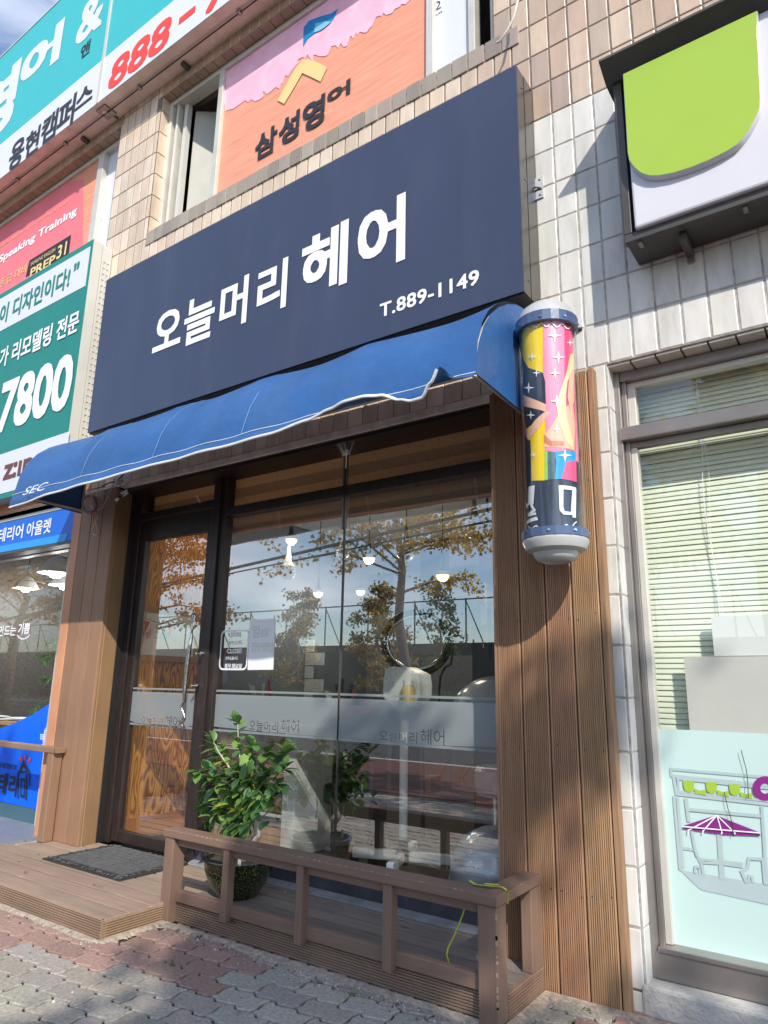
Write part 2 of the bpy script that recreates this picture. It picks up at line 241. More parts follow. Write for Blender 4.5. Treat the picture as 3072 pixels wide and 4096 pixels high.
# ------------------------------------------------------------------ mesh builder
class MB:
    def __init__(s): s.v = []; s.f = []; s.m = []; s.c = []; s.mats = []
    def mi(s, mat):
        if mat not in s.mats: s.mats.append(mat)
        return s.mats.index(mat)
    def add(s, vs, fs, mat, col=(1, 1, 1)):
        o = len(s.v); s.v += [tuple(p) for p in vs]; k = s.mi(mat)
        for f in fs: s.f.append([i + o for i in f]); s.m.append(k); s.c.append(col)
        return s
    def box(s, x0, x1, y0, y1, z0, z1, mat, col=(1, 1, 1)):
        return s.add([(x, y, z) for x in (x0, x1) for y in (y0, y1) for z in (z0, z1)], [(0, 1, 3, 2), (4, 6, 7, 5), (0, 4, 5, 1), (2, 3, 7, 6), (0, 2, 6, 4), (1, 5, 7, 3)], mat, col)
    def obox(s, o, u, v, w, mat, col=(1, 1, 1)):   # oriented box from corner with edge vectors
        o, u, v, w = map(Vector, (o, u, v, w))
        return s.add([o + u * a + v * b + w * c for a in (0, 1) for b in (0, 1) for c in (0, 1)], [(0, 1, 3, 2), (4, 6, 7, 5), (0, 4, 5, 1), (2, 3, 7, 6), (0, 2, 6, 4), (1, 5, 7, 3)], mat, col)
    def prism(s, prof, o, u, v, w, mat, col=(1, 1, 1), cap=True):   # profile (a,b) in u,v extruded along w
        o, u, v, w = map(Vector, (o, u, v, w)); n = len(prof)
        a = [o + u * p + v * q for p, q in prof]; b = [p + w for p in a]
        fs = [(i, (i + 1) % n, n + (i + 1) % n, n + i) for i in range(n)]
        if cap: fs += [tuple(range(n))[::-1], tuple(range(n, 2 * n))]
        return s.add(a + b, fs, mat, col)
    def tube(s, pts, r, mat, n=8, col=(1, 1, 1), cap=True):
        pts = [Vector(p) for p in pts]; rs = r if isinstance(r, (list, tuple)) else [r] * len(pts)
        vs = []; prev = None
        for i, p in enumerate(pts):
            d = (pts[min(i + 1, len(pts) - 1)] - pts[max(i - 1, 0)]).normalized()
            if prev is None:
                a = d.orthogonal().normalized()
            else:
                a = (prev - d * prev.dot(d))
                a = a.normalized() if a.length > 1e-6 else d.orthogonal().normalized()
            prev = a; b = d.cross(a)
            vs += [p + (a * math.cos(2 * math.pi * k / n) + b * math.sin(2 * math.pi * k / n)) * rs[i] for k in range(n)]
        fs = [(i * n + k, i * n + (k + 1) % n, (i + 1) * n + (k + 1) % n, (i + 1) * n + k) for i in range(len(pts) - 1) for k in range(n)]
        if cap: fs += [tuple(range(n))[::-1], tuple(range((len(pts) - 1) * n, len(pts) * n))]
        return s.add(vs, fs, mat, col)
    def lathe(s, prof, c, mat, n=40, axis=(0, 0, 1), col=(1, 1, 1)):   # prof (r,h)
        c = Vector(c); ax = Vector(axis).normalized(); a = ax.orthogonal().normalized(); b = ax.cross(a)
        vs = [c + ax * h + (a * math.cos(2 * math.pi * k / n) + b * math.sin(2 * math.pi * k / n)) * r for r, h in prof for k in range(n)]
        fs = [(i * n + k, i * n + (k + 1) % n, (i + 1) * n + (k + 1) % n, (i + 1) * n + k) for i in range(len(prof) - 1) for k in range(n)]
        return s.add(vs, fs, mat, col)
    def poly(s, pts, mat, th=0, dirv=(0, 1, 0), col=(1, 1, 1)):
        pts = [Vector(p) for p in pts]
        if not th: return s.add(pts, [tuple(range(len(pts)))], mat, col)
        n = len(pts); d = Vector(dirv) * th
        return s.add(pts + [p + d for p in pts], [tuple(range(n)), tuple(range(n, 2 * n))[::-1]] + [(i, (i + 1) % n, n + (i + 1) % n, n + i) for i in range(n)], mat, col)
    def build(s, name, parent=None, smooth=False, bevel=0, loc=None, label=None):
        me = bpy.data.meshes.new(name)
        off = Vector(loc) if loc is not None else (Vector(parent['_o']) if parent is not None and '_o' in parent else Vector((0, 0, 0)))
        me.from_pydata([tuple(Vector(p) - off) for p in s.v], [], s.f)
        for k in s.mats: me.materials.append(M[k])
        me.polygons.foreach_set('material_index', s.m)
        at = me.color_attributes.new('col', 'FLOAT_COLOR', 'CORNER'); buf = []
        for p, c in zip(me.polygons, s.c): buf += [*c, 1] * p.loop_total
        at.data.foreach_set('color', buf)
        bm = bmesh.new(); bm.from_mesh(me); bmesh.ops.recalc_face_normals(bm, faces=bm.faces); bm.to_mesh(me); bm.free()
        if smooth:
            me.polygons.foreach_set('use_smooth', [True] * len(me.polygons))
            try: me.set_sharp_from_angle(angle=math.radians(38))
            except Exception: pass
        o = bpy.data.objects.new(name, me); COL.objects.link(o)
        if parent is not None: o.parent = parent; o.location = Vector(off) - Vector(parent['_o'])
        else: o.location = off
        o['_o'] = tuple(off)
        if bevel:
            b = o.modifiers.new('bevel', 'BEVEL'); b.width = bevel; b.segments = 2; b.limit_method = 'ANGLE'
        if label: o['label'] = label
        return o
def T(name, label, cat, loc, group=None):
    o = bpy.data.objects.new(name, None); COL.objects.link(o); o.location = loc; o['_o'] = tuple(loc)
    o.empty_display_size = .1
    tag(o, label, cat, group); return o
def tag(o, label, cat, group=None):
    o['label'] = label; o['category'] = cat
    if group: o['group'] = group
    return o
def struct(o): o['kind'] = 'structure'; return o
# ------------------------------------------------------------------ text
_tc = {}
def tmesh(body, off=.02, shear=0, sp=1.0):
    k = (body, shear, sp)
    if k in _tc: return _tc[k]
    c = bpy.data.curves.new('txt', 'FONT'); c.body = body; c.size = 1; c.offset = 0; c.shear = shear; c.space_character = sp; c.resolution_u = 3
    o = bpy.data.objects.new('txt', c); COL.objects.link(o); dg = bpy.context.evaluated_depsgraph_get(); dg.update()
    me = bpy.data.meshes.new_from_object(o.evaluated_get(dg)); vs = [(v.co.x, v.co.y) for v in me.vertices]; fs = [tuple(p.vertices) for p in me.polygons]
    bpy.data.objects.remove(o); bpy.data.curves.remove(c); bpy.data.meshes.remove(me)
    if not vs: vs = [(0, 0), (1, 0), (1, 1)]; fs = [(0, 1, 2)]
    x0 = min(v[0] for v in vs); x1 = max(v[0] for v in vs); y0 = min(v[1] for v in vs); y1 = max(v[1] for v in vs)
    _tc[k] = ([((x - x0) / (x1 - x0), (y - y0) / max(y1 - y0, 1e-6)) for x, y in vs], fs, (x1 - x0), (y1 - y0)); return _tc[k]
def txt(mb, body, x0, x1, z0, z1, y, mat, off=.02, shear=0, sp=1.0):
    vs, fs, tw, th = tmesh(body, off, shear, sp)
    off = max(off, 0) * .8; ex = off * (x1 - x0) / tw; ez = off * (z1 - z0) / th
    ds = [(0, 0)] if off < .004 else [(math.cos(i * math.pi / 4 + .39), math.sin(i * math.pi / 4 + .39)) for i in range(8)] + ([(1, 1), (-1, 1), (1, -1), (-1, -1)] if off > .012 else [])
    for i, (dx, dz) in enumerate(ds):
        mb.add([(x0 + ex + a * (x1 - x0 - 2 * ex) + dx * ex, y - i * .00012, z0 + ez + b * (z1 - z0 - 2 * ez) + dz * ez) for a, b in vs], fs, mat)
def tpx(mb, body, Lp, Rp, Bp, Tp, y, mat, off=.02, shear=0, sp=1.0):
    txt(mb, body, onY(*Lp, y).x, onY(*Rp, y).x, onY(*Bp, y).z, onY(*Tp, y).z, y, mat, off, shear, sp)
def ppoly(mb, f, pts, y, mat, th=0):
    mb.poly([onY(f, a, b, y) for a, b in pts], mat, th)
def jit(c, a=.08):
    k = 1 + random.uniform(-a, a); return tuple(max(0, x * k * (1 + random.uniform(-a, a) * .25)) for x in c)
# ================================================================== GROUND
mb = MB(); mb.box(-60, 30, -60, 40, -.3, -.035, 'asphalt'); struct(mb.build('ground'))
mb = MB(); mb.box(-30, 20, -3.6, 8, -.3, -.014, 'joint'); struct(mb.build('pavement_bed'))
mb = MB(); mb.box(-30, 20, -3.59, -.55, -.05, -.004, 'brickred'); struct(mb.build('brick_pavement'))
def paver_edge(x, r):      # sawtooth joint line shared by two rows
    t = ((x - .05 + .016 * r) / .12025) % 1.0
    return -.012 + .024 * t / .8 if t < .8 else .012 - .024 * (t - .8) / .2
mb = MB(); P = .132; WX = .2405
for r in range(-20, 26):
    y0 = 2.327 + (r - 0) * P
    for c in range(-32, 12):
        x0 = -3.252 + c * WX + (WX / 2 if r % 2 else 0)
        if x0 < -7.2 or x0 > 1.2 or y0 > 3.4 or y0 < -.6: continue
        cx, cy = x0 + .12, y0 + .066
        if -5.6 < cx < -3.46 and cy > 2.5: continue
        if -3.5 < cx < -1.45 and cy > 2.95: continue
        red = (cy > 2.33 and cx < -2.62) or (cy > 2.19 and cx < -3.2) or (cy > 2.06 and cx < -3.7) or (cy > 1.93 and cx < -4.2) or (cy > 2.88 and cx > -1.2 and random.random() < .7) or random.random() < .008
        col = jit((.31, .2, .165), .12) if red else jit((.335, .305, .265), .15)
        g = .0062; n = 16; top = []; bot = []
        for i in range(n + 1):
            x = x0 + g + (WX - 2 * g) * i / n
            bot.append((x, y0 + g + paver_edge(x, r)))
            top.append((x, y0 + P - g + paver_edge(x, r + 1)))
        rs = [(x0 + WX - g + .008 * math.sin(t * 6.28), y0 + P * t) for t in (.3, .5, .7)]
        ls = [(x0 + g + .008 * math.sin(t * 6.28), y0 + P * t) for t in (.7, .5, .3)]
        out = bot + rs + top[::-1] + ls
        hz = random.uniform(-.002, .002); cx_ = sum(p[0] for p in out) / len(out); cy_ = sum(p[1] for p in out) / len(out); k = len(out); tx_ = random.uniform(-.008, .008); ty_ = random.uniform(-.008, .008)
        def zz(x, y): return hz + (x - cx_) * tx_ + (y - cy_) * ty_
        v1 = [(x, y, -.014) for x, y in out]; v2 = [(x, y, zz(x, y) - .0045) for x, y in out]
        v3 = [(cx_ + (x - cx_) * .965, cy_ + (y - cy_) * .93, zz(x, y)) for x, y in out]
        fs = [(i, (i + 1) % k, k + (i + 1) % k, k + i) for i in range(k)] + [(k + i, k + (i + 1) % k, 2 * k + (i + 1) % k, 2 * k + i) for i in range(k)] + [tuple(range(2 * k, 3 * k))]
        mb.add(v1 + v2 + v3, fs, 'paver', col)
struct(mb.build('pavement'))
# sandy mortar strips along the deck and wall
def strip(pts, wd, seed):
    random.seed(seed); s = MB(); vs = []; n = 60
    for i in range(n + 1):
        t = i / n * (len(pts) - 1); k = min(int(t), len(pts) - 2); a = Vector(pts[k]); b = Vector(pts[k + 1]); p = a.lerp(b, t - k)
        d = (b - a).normalized(); nn = Vector((d.y, -d.x, 0)); ww = wd * random.uniform(.6, 1.3)
        vs += [(p.x, p.y, .012), (p.x + nn.x * ww * .45, p.y + nn.y * ww * .45, .006), (p.x + nn.x * ww, p.y + nn.y * ww, -.006)]
    fs = []
    for i in range(n): fs += [(3 * i, 3 * i + 3, 3 * i + 4, 3 * i + 1), (3 * i + 1, 3 * i + 4, 3 * i + 5, 3 * i + 2)]
    s.add(vs, fs, 'sand'); return s
struct(strip([(-7, 2.412, 0), (-3.446, 2.405, 0), (-3.446, 2.80, 0)], .05, 3).build('pavement_mortar'))
struct(strip([(-3.45, 2.80, 0), (-1.40, 2.82, 0), (-1.40, 3.24, 0), (-1.02, 3.25, 0), (.6, 3.3, 0)], .065, 4).build('pavement_mortar'))
random.seed(11)
# reflected street side: kerb, road, far pavement
mb = MB(); mb.box(-40, 25, -3.75, -3.6, -.3, .0, 'concrete'); mb.box(-60, 30, -14.2, -14, -.3, .12, 'concrete'); mb.box(-60, 30, -18.5, -14.2, -.3, .1, 'asphalt'); struct(mb.build('kerb'))
mb = MB(); mb.box(-60, 30, -12.3, -12.2, -.036, -.03, 'letterwhite'); struct(mb.build('road_marking'))
# ================================================================== BUILDING
bld = T('shop_building', 'tiled two-storey shop building with beige tiles above and white painted tiles below', 'building', (-3, 3.4, 0))
YW = 3.31
OPEN = [(-5.62, -1.06, 0, 2.835), (-.99, 3, 0, 2.895), (-9.5, -5.62, 0, 2.86), (-9.5, -5.775, 5.30, 6.83), (-5.11, -1.575, 5.30, 6.83)]
mb = MB()
def core(x0, x1, z0, z1): mb.box(x0, x1, YW + .0045, YW + .3, z0, z1, 'grout')
xs = sorted({-9.5, 3.0, *[o[0] for o in OPEN], *[o[1] for o in OPEN]}); zs = sorted({-.1, 9.1, *[o[2] for o in OPEN if o[2] > 0], *[o[3] for o in OPEN], 0})
for i in range(len(xs) - 1):
    runs = []
    for j in range(len(zs) - 1):
        cx = (xs[i] + xs[i + 1]) / 2; cz = (zs[j] + zs[j + 1]) / 2
        if any(o[0] < cx < o[1] and o[2] < cz < o[3] for o in OPEN): continue
        if runs and abs(runs[-1][1] - zs[j]) < 1e-6: runs[-1][1] = zs[j + 1]
        else: runs.append([zs[j], zs[j + 1]])
    for a, b in runs: core(xs[i], xs[i + 1], a, b)
mb.build('wall_core', bld)
mb = MB(); mb.box(-1.33, -.993, YW + .0035, YW + .02, .108, 4.545, 'grout_light'); mb.box(-.992, 3, YW + .0035, YW + .02, 2.9, 4.545, 'grout_light'); mb.box(-.992, -.985, YW + .0035, YW + .12, .108, 2.9, 'grout_light'); mb.build('white_painted_joints', bld)
mb = MB(); TX = .12; TZ = .2352; random.seed(5)
def tile(x0, x1, z0, z1, y, col, g=.0052):
    a = .004; t = random.uniform(-.0005, .0005); t2 = random.uniform(-.0005, .0005)
    o = [(x0 + g, z0 + g), (x1 - g, z0 + g), (x1 - g, z1 - g), (x0 + g, z1 - g)]
    n = [(x0 + g + a, z0 + g + a), (x1 - g - a, z0 + g + a), (x1 - g - a, z1 - g - a), (x0 + g + a, z1 - g - a)]
    mb.add([(x, y + .006, z) for x, z in o] + [(x, y + .002, z) for x, z in o] + [(n[0][0], y + t, n[0][1]), (n[1][0], y + t2, n[1][1]), (n[2][0], y - t, n[2][1]), (n[3][0], y - t2, n[3][1])],
           [(0, 1, 5, 4), (1, 2, 6, 5), (2, 3, 7, 6), (3, 0, 4, 7), (4, 5, 9, 8), (5, 6, 10, 9), (6, 7, 11, 10), (7, 4, 8, 11), (8, 9, 10, 11)], 'tile', col)
def tcol(x, z):
    if z < 4.57 and x > -1.4: return jit((.62, .615, .585), .06)
    if z < 3.2: return jit((.3, .21, .15), .15)
    if x > -1.75 and z > 4.57: return jit(random.choice([(.5, .37, .28), (.46, .34, .26), (.56, .44, .34), (.42, .33, .27)]), .08)
    return jit(random.choice([(.62, .5, .38), (.66, .55, .43), (.58, .46, .35)]), .06)
z = 2.9 - TZ * 13
rows = []
while z < 9.1: rows.append((z, z + TZ)); z += TZ
for z0, z1 in rows:
    x = -.848 - TX * 72
    while x < 1.5:
        rect = [x, x + TX, max(z0, -.02), z1]; x += TX
        if z1 <= 0: continue
        for o in OPEN:
            e = .012
            if rect and rect[0] < o[1] - 1e-4 and rect[1] > o[0] + 1e-4 and rect[2] < o[3] - 1e-4 and rect[3] > o[2] + 1e-4:
                cut = [(o[0] - rect[0], 'l'), (rect[1] - o[1], 'r'), (o[2] - rect[2], 'b'), (rect[3] - o[3], 't')]
                cx = (rect[0] + rect[1]) / 2; cz = (rect[2] + rect[3]) / 2
                best = max(cut)
                if best[0] < e: rect = None; break
                if best[1] == 'l': rect[1] = o[0]
                if best[1] == 'r': rect[0] = o[1]
                if best[1] == 'b': rect[3] = o[2]
                if best[1] == 't': rect[2] = o[3]
        if rect and not (rect[1] < -8.8): tile(*rect, YW, tcol((rect[0] + rect[1]) / 2, (rect[2] + rect[3]) / 2))
mb.build('wall_tile', bld)
# soldier course below the sill line and over the windows, window reveals
mb = MB(); random.seed(9)
for (xa, xb) in ((-9.2, -5.78), (-5.11, -1.47)):
    x = xa
    while x < xb - .02:
        c = jit((.3, .255, .21), .2); mb.box(x + .004, x + TX - .004, YW - .008 - random.random() * .004, YW + .12, 5.165, 5.302, 'tile', c); x += TX
    mb.build('sill_course', bld, bevel=.004); mb = MB()
for (xa, xb) in ((-9.2, -5.78), (-5.11, -1.58)):
    x = xa
    while x < xb - .02:
        mb.box(x + .004, x + TX - .004, YW - .002, YW + .12, 6.825, 6.945, 'tile', jit((.36, .25, .17), .12)); x += TX
    mb.build('head_course', bld, bevel=.004); mb = MB()
# right window jamb + head reveals, pier returns
for z0, z1 in rows:
    if z1 > .08 and z0 < 2.88: mb.box(-.995, -.983, YW + .012, YW + .125, max(z0, .1) + .004, min(z1, 2.9) - .004, 'tile', jit((.66, .66, .645), .04))
    if z1 > 5.31 and z0 < 6.8:
        mb.box(-5.12, -5.098, YW + .012, YW + .13, max(z0, 5.3) + .004, min(z1, 6.83) - .004, 'tile', jit((.55, .44, .33), .06))
mb.build('reveal_tile', bld, bevel=.003); mb = MB()
x = -.99
while x < 1.5:
    mb.box(x + .004, x + TX - .004, YW + .012, YW + .125, 2.882, 2.899, 'tile', jit((.5, .47, .43), .05)); x += TX
mb.build('head_reveal', bld, bevel=.003); mb = MB()
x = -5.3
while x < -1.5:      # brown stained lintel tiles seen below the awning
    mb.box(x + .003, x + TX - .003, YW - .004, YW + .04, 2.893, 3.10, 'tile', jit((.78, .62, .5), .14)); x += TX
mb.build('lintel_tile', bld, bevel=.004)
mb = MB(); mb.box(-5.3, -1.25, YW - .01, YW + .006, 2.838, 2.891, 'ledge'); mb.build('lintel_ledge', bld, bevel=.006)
mb = MB(); mb.box(-1.005, 3, 3.302, 3.6, -.05, .107, 'concrete'); mb.build('plinth', bld, bevel=.012)
mb = MB(); mb.box(-9.5, 3, YW + .3, 8, 9.0, 9.1, 'concrete'); mb.box(-9.5, -9.4, YW, 8, 0, 9.1, 'grout'); mb.box(2.9, 3, YW + .3, 8, 0, 9.1, 'grout'); mb.box(-9.5, 3, 8, 8.1, 0, 9.1, 'grout'); mb.build('roof', bld)
# ---- salon room
YG = 3.505
room = MB()
room.box(-5.3, -.95, 3.62, 7.4, .02, .1, 'roomfloor'); mb0 = room; mb0.build('floor', bld)
mb = MB(); mb.box(-5.3, -.95, 3.62, 7.4, 2.98, 3.05, 'ceiling'); mb.box(-9.4, -5.2, 3.62, 7.4, 2.98, 3.05, 'ceiling'); mb.build('ceiling', bld)
mb = MB(); random.seed(3)
mb.box(-5.3, -.95, 7.0, 7.1, .1, 3.0, 'roomgrey')
for i in range(11):
    for j in range(6):
        mb.box(-5.2 + i * .39, -5.2 + i * .39 + .385, 6.985 - random.uniform(0, .01), 6.999, .12 + j * .5, .12 + j * .5 + .495, random.choice(['roomgrey', 'roomgrey', 'roomwall', 'roomdark', 'roomgrey']))
mb.build('back_wall', bld)
mb = MB(); mb.box(-1.02, -.95, 3.62, 7.1, .1, 3.0, 'roomwall'); mb.box(-5.3, -5.22, 4.35, 7.1, .1, 3.0, 'roomwall'); mb.build('side_wall', bld)
XP = -5.0
mb = MB(); mb.box(XP - .05, XP, 3.6, 4.5, .1, 3.0, 'plywood')
mb.build('plywood_wall', bld)
mb = MB(); mb.box(XP, XP + .012, 3.6, 4.42, .1, .24, 'orange_trim'); mb.box(XP - .05, XP + .02, 4.42, 4.5, .1, 3.0, 'wood_tan'); mb.build('skirting', bld)
# ---- upper windows
def win_frame(mb, x0, x1, z0, z1, y0, y1, t, mat):
    mb.box(x0, x1, y0, y1, z1 - t, z1, mat); mb.box(x0, x1, y0, y1, z0, z0 + t, mat); mb.box(x0, x0 + t, y0, y1, z0 + t, z1 - t, mat); mb.box(x1 - t, x1, y0, y1, z0 + t, z1 - t, mat)
mb = MB(); win_frame(mb, -5.10, -1.58, 5.302, 6.82, 3.40, 3.52, .05, 'alu'); mb.box(-4.37, -4.31, 3.395, 3.5, 5.352, 6.77, 'alu'); mb.box(-2.13, -2.07, 3.395, 3.5, 5.352, 6.77, 'alu'); mb.box(-1.80, -1.75, 3.41, 3.5, 5.352, 6.77, 'alu'); mb.box(-5.02, -4.99, 3.43, 3.5, 5.352, 6.77, 'alu')
w2 = mb.build('window_frame', bld, bevel=.004)
mb = MB(); mb.box(-5.1, -1.58, 5.2, 5.3, 5.0, 7.2, 'ceiling'); mb.box(-5.2, -1.5, 3.53, 5.3, 7.05, 7.1, 'ceiling'); mb.box(-5.2, -1.5, 3.53, 5.3, 5.1, 5.2, 'roomdark'); mb.box(-1.5, -1.45, 3.53, 5.3, 5.1, 7.1, 'roomdark'); mb.build('upper_room', bld)
mb = MB(); win_frame(mb, -9.2, -5.79, 5.302, 6.82, 3.40, 3.52, .05, 'alu'); mb.box(-6.27, -6.17, 3.39, 3.5, 5.352, 6.77, 'alu'); mb.box(-9.1, -5.84, 3.5, 3.505, 5.35, 6.77, 'whitepaint'); mb.build('window_frame', bld, bevel=.004)
mb = MB(); mb.box(-2.07, -1.80, 3.445, 3.455, 5.352, 6.77, 'whitesheet'); mb.build('window_panel', bld)
mb = MB(); mb.box(-4.95, -4.9, 3.47, 3.52, 5.352, 6.77, 'whitepaint'); mb.poly([(-4.9, 3.56, 5.352), (-4.42, 3.9, 5.352), (-4.42, 3.9, 6.74), (-4.9, 3.56, 6.74)], 'panelgrey', .02); mb.build('window_panel', bld)
# ---- posters on upper windows
yp = 3.43
po = T('window_poster', 'faded torn orange and pink poster with blue flag in the upper window', 'poster', (-3.2, yp, 5.35))
mb = MB(); mb.box(-4.31, -2.13, yp, yp + .012, 5.352, 6.775, 'poster_orange'); mb.build('poster_sheet', po)
mb = MB(); y2 = yp - .004
tear = [(965, 0), (860, 60), (800, 90), (720, 165), (640, 210), (560, 265), (490, 300), (400, 350), (330, 345), (250, 430), (180, 520), (120, 560), (60, 585), (-60, 625), (-180, 660)]; random.seed(77); rag = []
for i in range(len(tear) - 1):
    for k in range(5): rag.append((tear[i][0] + (tear[i + 1][0] - tear[i][0]) * k / 5 + random.uniform(-12, 12), tear[i][1] + (tear[i + 1][1] - tear[i][1]) * k / 5 + random.uniform(-22, 22)))
ppoly(mb, B, [(-180, 300), (60, 235), (330, 80), (520, -160), (1010, -160)] + rag, y2, 'poster_pink', .003)
ppoly(mb, B, [(-300, 300), (60, 215), (330, 40), (520, -200), (1010, -200), (520, -110), (330, 90), (60, 250), (-200, 330)], y2 - .002, 'poster_mauve', .002)
mb.build('torn_film', po)
mb = MB(); y2 = yp - .008
ppoly(mb, B, [(320, 280), (323, 165), (355, 125), (420, 100), (490, 80), (530, 52), (505, 110), (470, 150), (430, 175), (390, 200), (350, 230)], y2, 'flagblue', .002)
ppoly(mb, B, [(385, 195), (395, 140), (450, 128), (490, 130), (450, 165), (420, 185)], y2 - .003, 'flagcyan', .002)
mb.build('flag_mark', po)
mb = MB(); ppoly(mb, B, [(165, 605), (225, 500), (280, 400), (320, 360), (350, 355), (405, 375), (465, 405), (425, 492), (380, 470), (315, 440), (270, 520), (205, 627)], y2, 'beige', .002); mb.build('chevron_mark', po)
mb = MB()
for ch, l, r, b, t in (('삼', (32, 880), (168, 760), (80, 948), (140, 758)), ('성', (175, 790), (303, 660), (240, 852), (298, 655)), ('영', (318, 690), (455, 570), (390, 768), (445, 562)), ('어', (465, 620), (607, 480), (600, 560), (604, 472))):
    tpx(mb, ch, (B, *l), (B, *r), (B, *b), (B, *t), y2, 'darktext', .035)
mb.build('lettering', po)
po2 = T('window_poster', 'pink and orange speaking course poster in the left upper window', 'poster', (-7, yp, 5.35))
mb = MB(); mb.box(-9.1, -6.27, yp, yp + .012, 5.352, 6.775, 'poster_orange'); ppoly(mb, A, [(-500, 2000), (-500, 1700), (0, 1345), (330, 1115), (500, 1080), (500, 1508), (480, 1700), (0, 2000)], yp - .004, 'poster_pink2', .003); mb.build('poster_sheet', po2)
mb = MB(); y2 = yp - .008
tpx(mb, '스피킹을 정복하는 강력한 5분', (A, -70, 1500), (A, 412, 1240), (A, 60, 1455), (A, 405, 1212), y2, 'beige', .01)
tpx(mb, '5 minute Speaking Training', (A, -200, 1600), (A, 460, 1300), (A, 230, 1452), (A, 440, 1255), y2, 'paper', .03)
tpx(mb, '1등급 대비', (D, -10, 380), (D, 175, 290), (D, 30, 400), (D, 165, 262), y2, 'beige', .01)
mb.build('lettering', po2)
mb = MB(); ppoly(mb, D, [(170, 345), (195, 235), (470, 65), (455, 185), (440, 220)], y2, 'black', .003); mb.build('black_label', po2)
mb = MB(); y2 -= .004; tpx(mb, 'SAMSUNG ENGLISH', (D, 205, 250), (D, 365, 170), (D, 215, 265), (D, 362, 152), y2, 'beige', .0); tpx(mb, 'PREP', (D, 200, 330), (D, 362, 250), (D, 205, 345), (D, 355, 200), y2, 'beige', .03); tpx(mb, '31', (D, 378, 200), (D, 440, 160), (D, 385, 225), (D, 440, 108), y2, 'beige', .02); mb.build('label_lettering', po2)
po3 = T('window_notice', 'white window strip with small black campus lettering and red number', 'notice', (-6.0, 3.46, 5.35))
mb = MB(); mb.box(-6.17, -5.84, 3.455, 3.465, 5.352, 6.77, 'whitesheet'); mb.build('notice_sheet', po3)
mb = MB(); y2 = 3.452
tpx(mb, '캠퍼스', (A, 538, 1245), (A, 622, 1195), (A, 545, 1255), (A, 618, 1178), y2, 'darktext', .02)
tpx(mb, '육상담', (A, 530, 1320), (A, 585, 1280), (A, 540, 1325), (A, 580, 1272), y2, 'darktext', .0)
tpx(mb, '-7742', (A, 528, 1365), (A, 615, 1320), (A, 545, 1370), (A, 612, 1300), y2, 'redtext', .02)
mb.build('lettering', po3)
po4 = T('window_notice', 'white window strip with phone number ending 742 beside the torn poster', 'notice', (-1.95, 3.44, 6.2))
mb = MB(); y2 = 3.443
tpx(mb, '7742', (B, 985, 130), (B, 1152, 20), (B, 1060, 104), (B, 1140, 2), y2, 'darktext', .0); tpx(mb, 'english.com', (B, 985, 175), (B, 1158, 80), (B, 1040, 155), (B, 1150, 62), y2, 'darktext', .0)
mb.build('lettering', po4)
# ================================================================== TEAL FASCIA SIGN
ts = T('fascia_sign', 'long teal and white lit box sign high on the facade with red phone number', 'sign', (-6, 3.07, 6.95))
YT = 3.07
mb = MB(); mb.box(-11, -5.86, YT + .004, YW - .002, 6.955, 9.05, 'pinkpaint'); mb.box(-5.82, -1.5, YT + .004, YW - .002, 6.955, 9.05, 'pinkpaint')
mb.build('sign_box', ts)
mb = MB(); mb.box(-11, -5.86, YT - .004, YT + .003, 7.51, 9.05, 'teal'); mb.box(-5.815, -1.5, YT - .004, YT + .003, 7.51, 9.05, 'teal'); mb.build('teal_panel', ts)
mb = MB(); mb.box(-11, -5.86, YT - .004, YT + .003, 6.96, 7.508, 'whitesheet'); mb.box(-5.815, -1.5, YT - .004, YT + .003, 6.96, 7.508, 'whitesheet'); mb.build('white_panel', ts)
mb = MB(); mb.box(-5.858, -5.817, YT - .012, YT + .05, 6.95, 9.05, 'alu'); mb.box(-11, -1.5, YT - .01, YT + .02, 9.051, 9.075, 'alu'); mb.build('sign_trim', ts)
mb = MB(); yt = YT - .006
tpx(mb, '어', (A, 128, 430), (A, 390, 130), (A, 345, 362), (A, 388, 105), yt, 'whitesheet', .05)
tpx(mb, '영', (A, -150, 700), (A, 130, 380), (A, 0, 805), (A, 125, 350), yt, 'whitesheet', .05)
tpx(mb, '&', (A, 465, 190), (A, 622, 80), (A, 500, 247), (A, 560, -18), yt, 'whitesheet', .03)
tpx(mb, '수', (A, 690, 20), (A, 900, -150), (A, 735, 10), (A, 800, -260), yt, 'whitesheet', .04)
mb.build('lettering', ts)
mb = MB()
tpx(mb, '앤', (A, 490, 300), (A, 548, 250), (A, 505, 345), (A, 543, 236), yt, 'darktext', .03)
for ch, l, r, b, t in (('용', (60, 940), (152, 860), (100, 1005), (130, 828)), ('현', (158, 850), (248, 770), (200, 925), (240, 752)), ('캠', (252, 790), (352, 690), (330, 818), (345, 655)), ('퍼', (352, 700), (458, 610), (445, 742), (452, 562)), ('스', (455, 640), (560, 560), (470, 660), (535, 507))):
    tpx(mb, ch, (A, *l), (A, *r), (A, *b), (A, *t), yt, 'darktext', .035)
mb.build('small_lettering', ts)
mb = MB()
tpx(mb, '888', (A, 657, 480), (A, 1030, 190), (A, 690, 523), (A, 1000, 112), yt, 'redtext', .03, shear=.12)
tpx(mb, '-', (A, 1080, 125), (A, 1178, 55), (A, 1090, 140), (A, 1175, 35), yt, 'redtext', .03)
xa = onY(A, 1240, 75, yt).x; dw = (onY(A, 1030, 190, yt).x - onY(A, 657, 480, yt).x) / 3; txt(mb, '7742', xa, xa + dw * 4, onY(A, 690, 523, yt).z, onY(A, 1000, 112, yt).z, yt, 'redtext', .03, .12)
mb.build('phone_number', ts)
mb = MB()    # conduit and brackets under the sign
mb.tube([(-11, YT + .11, 6.93), (-1.5, YT + .11, 6.93)], .006, 'black', 6)
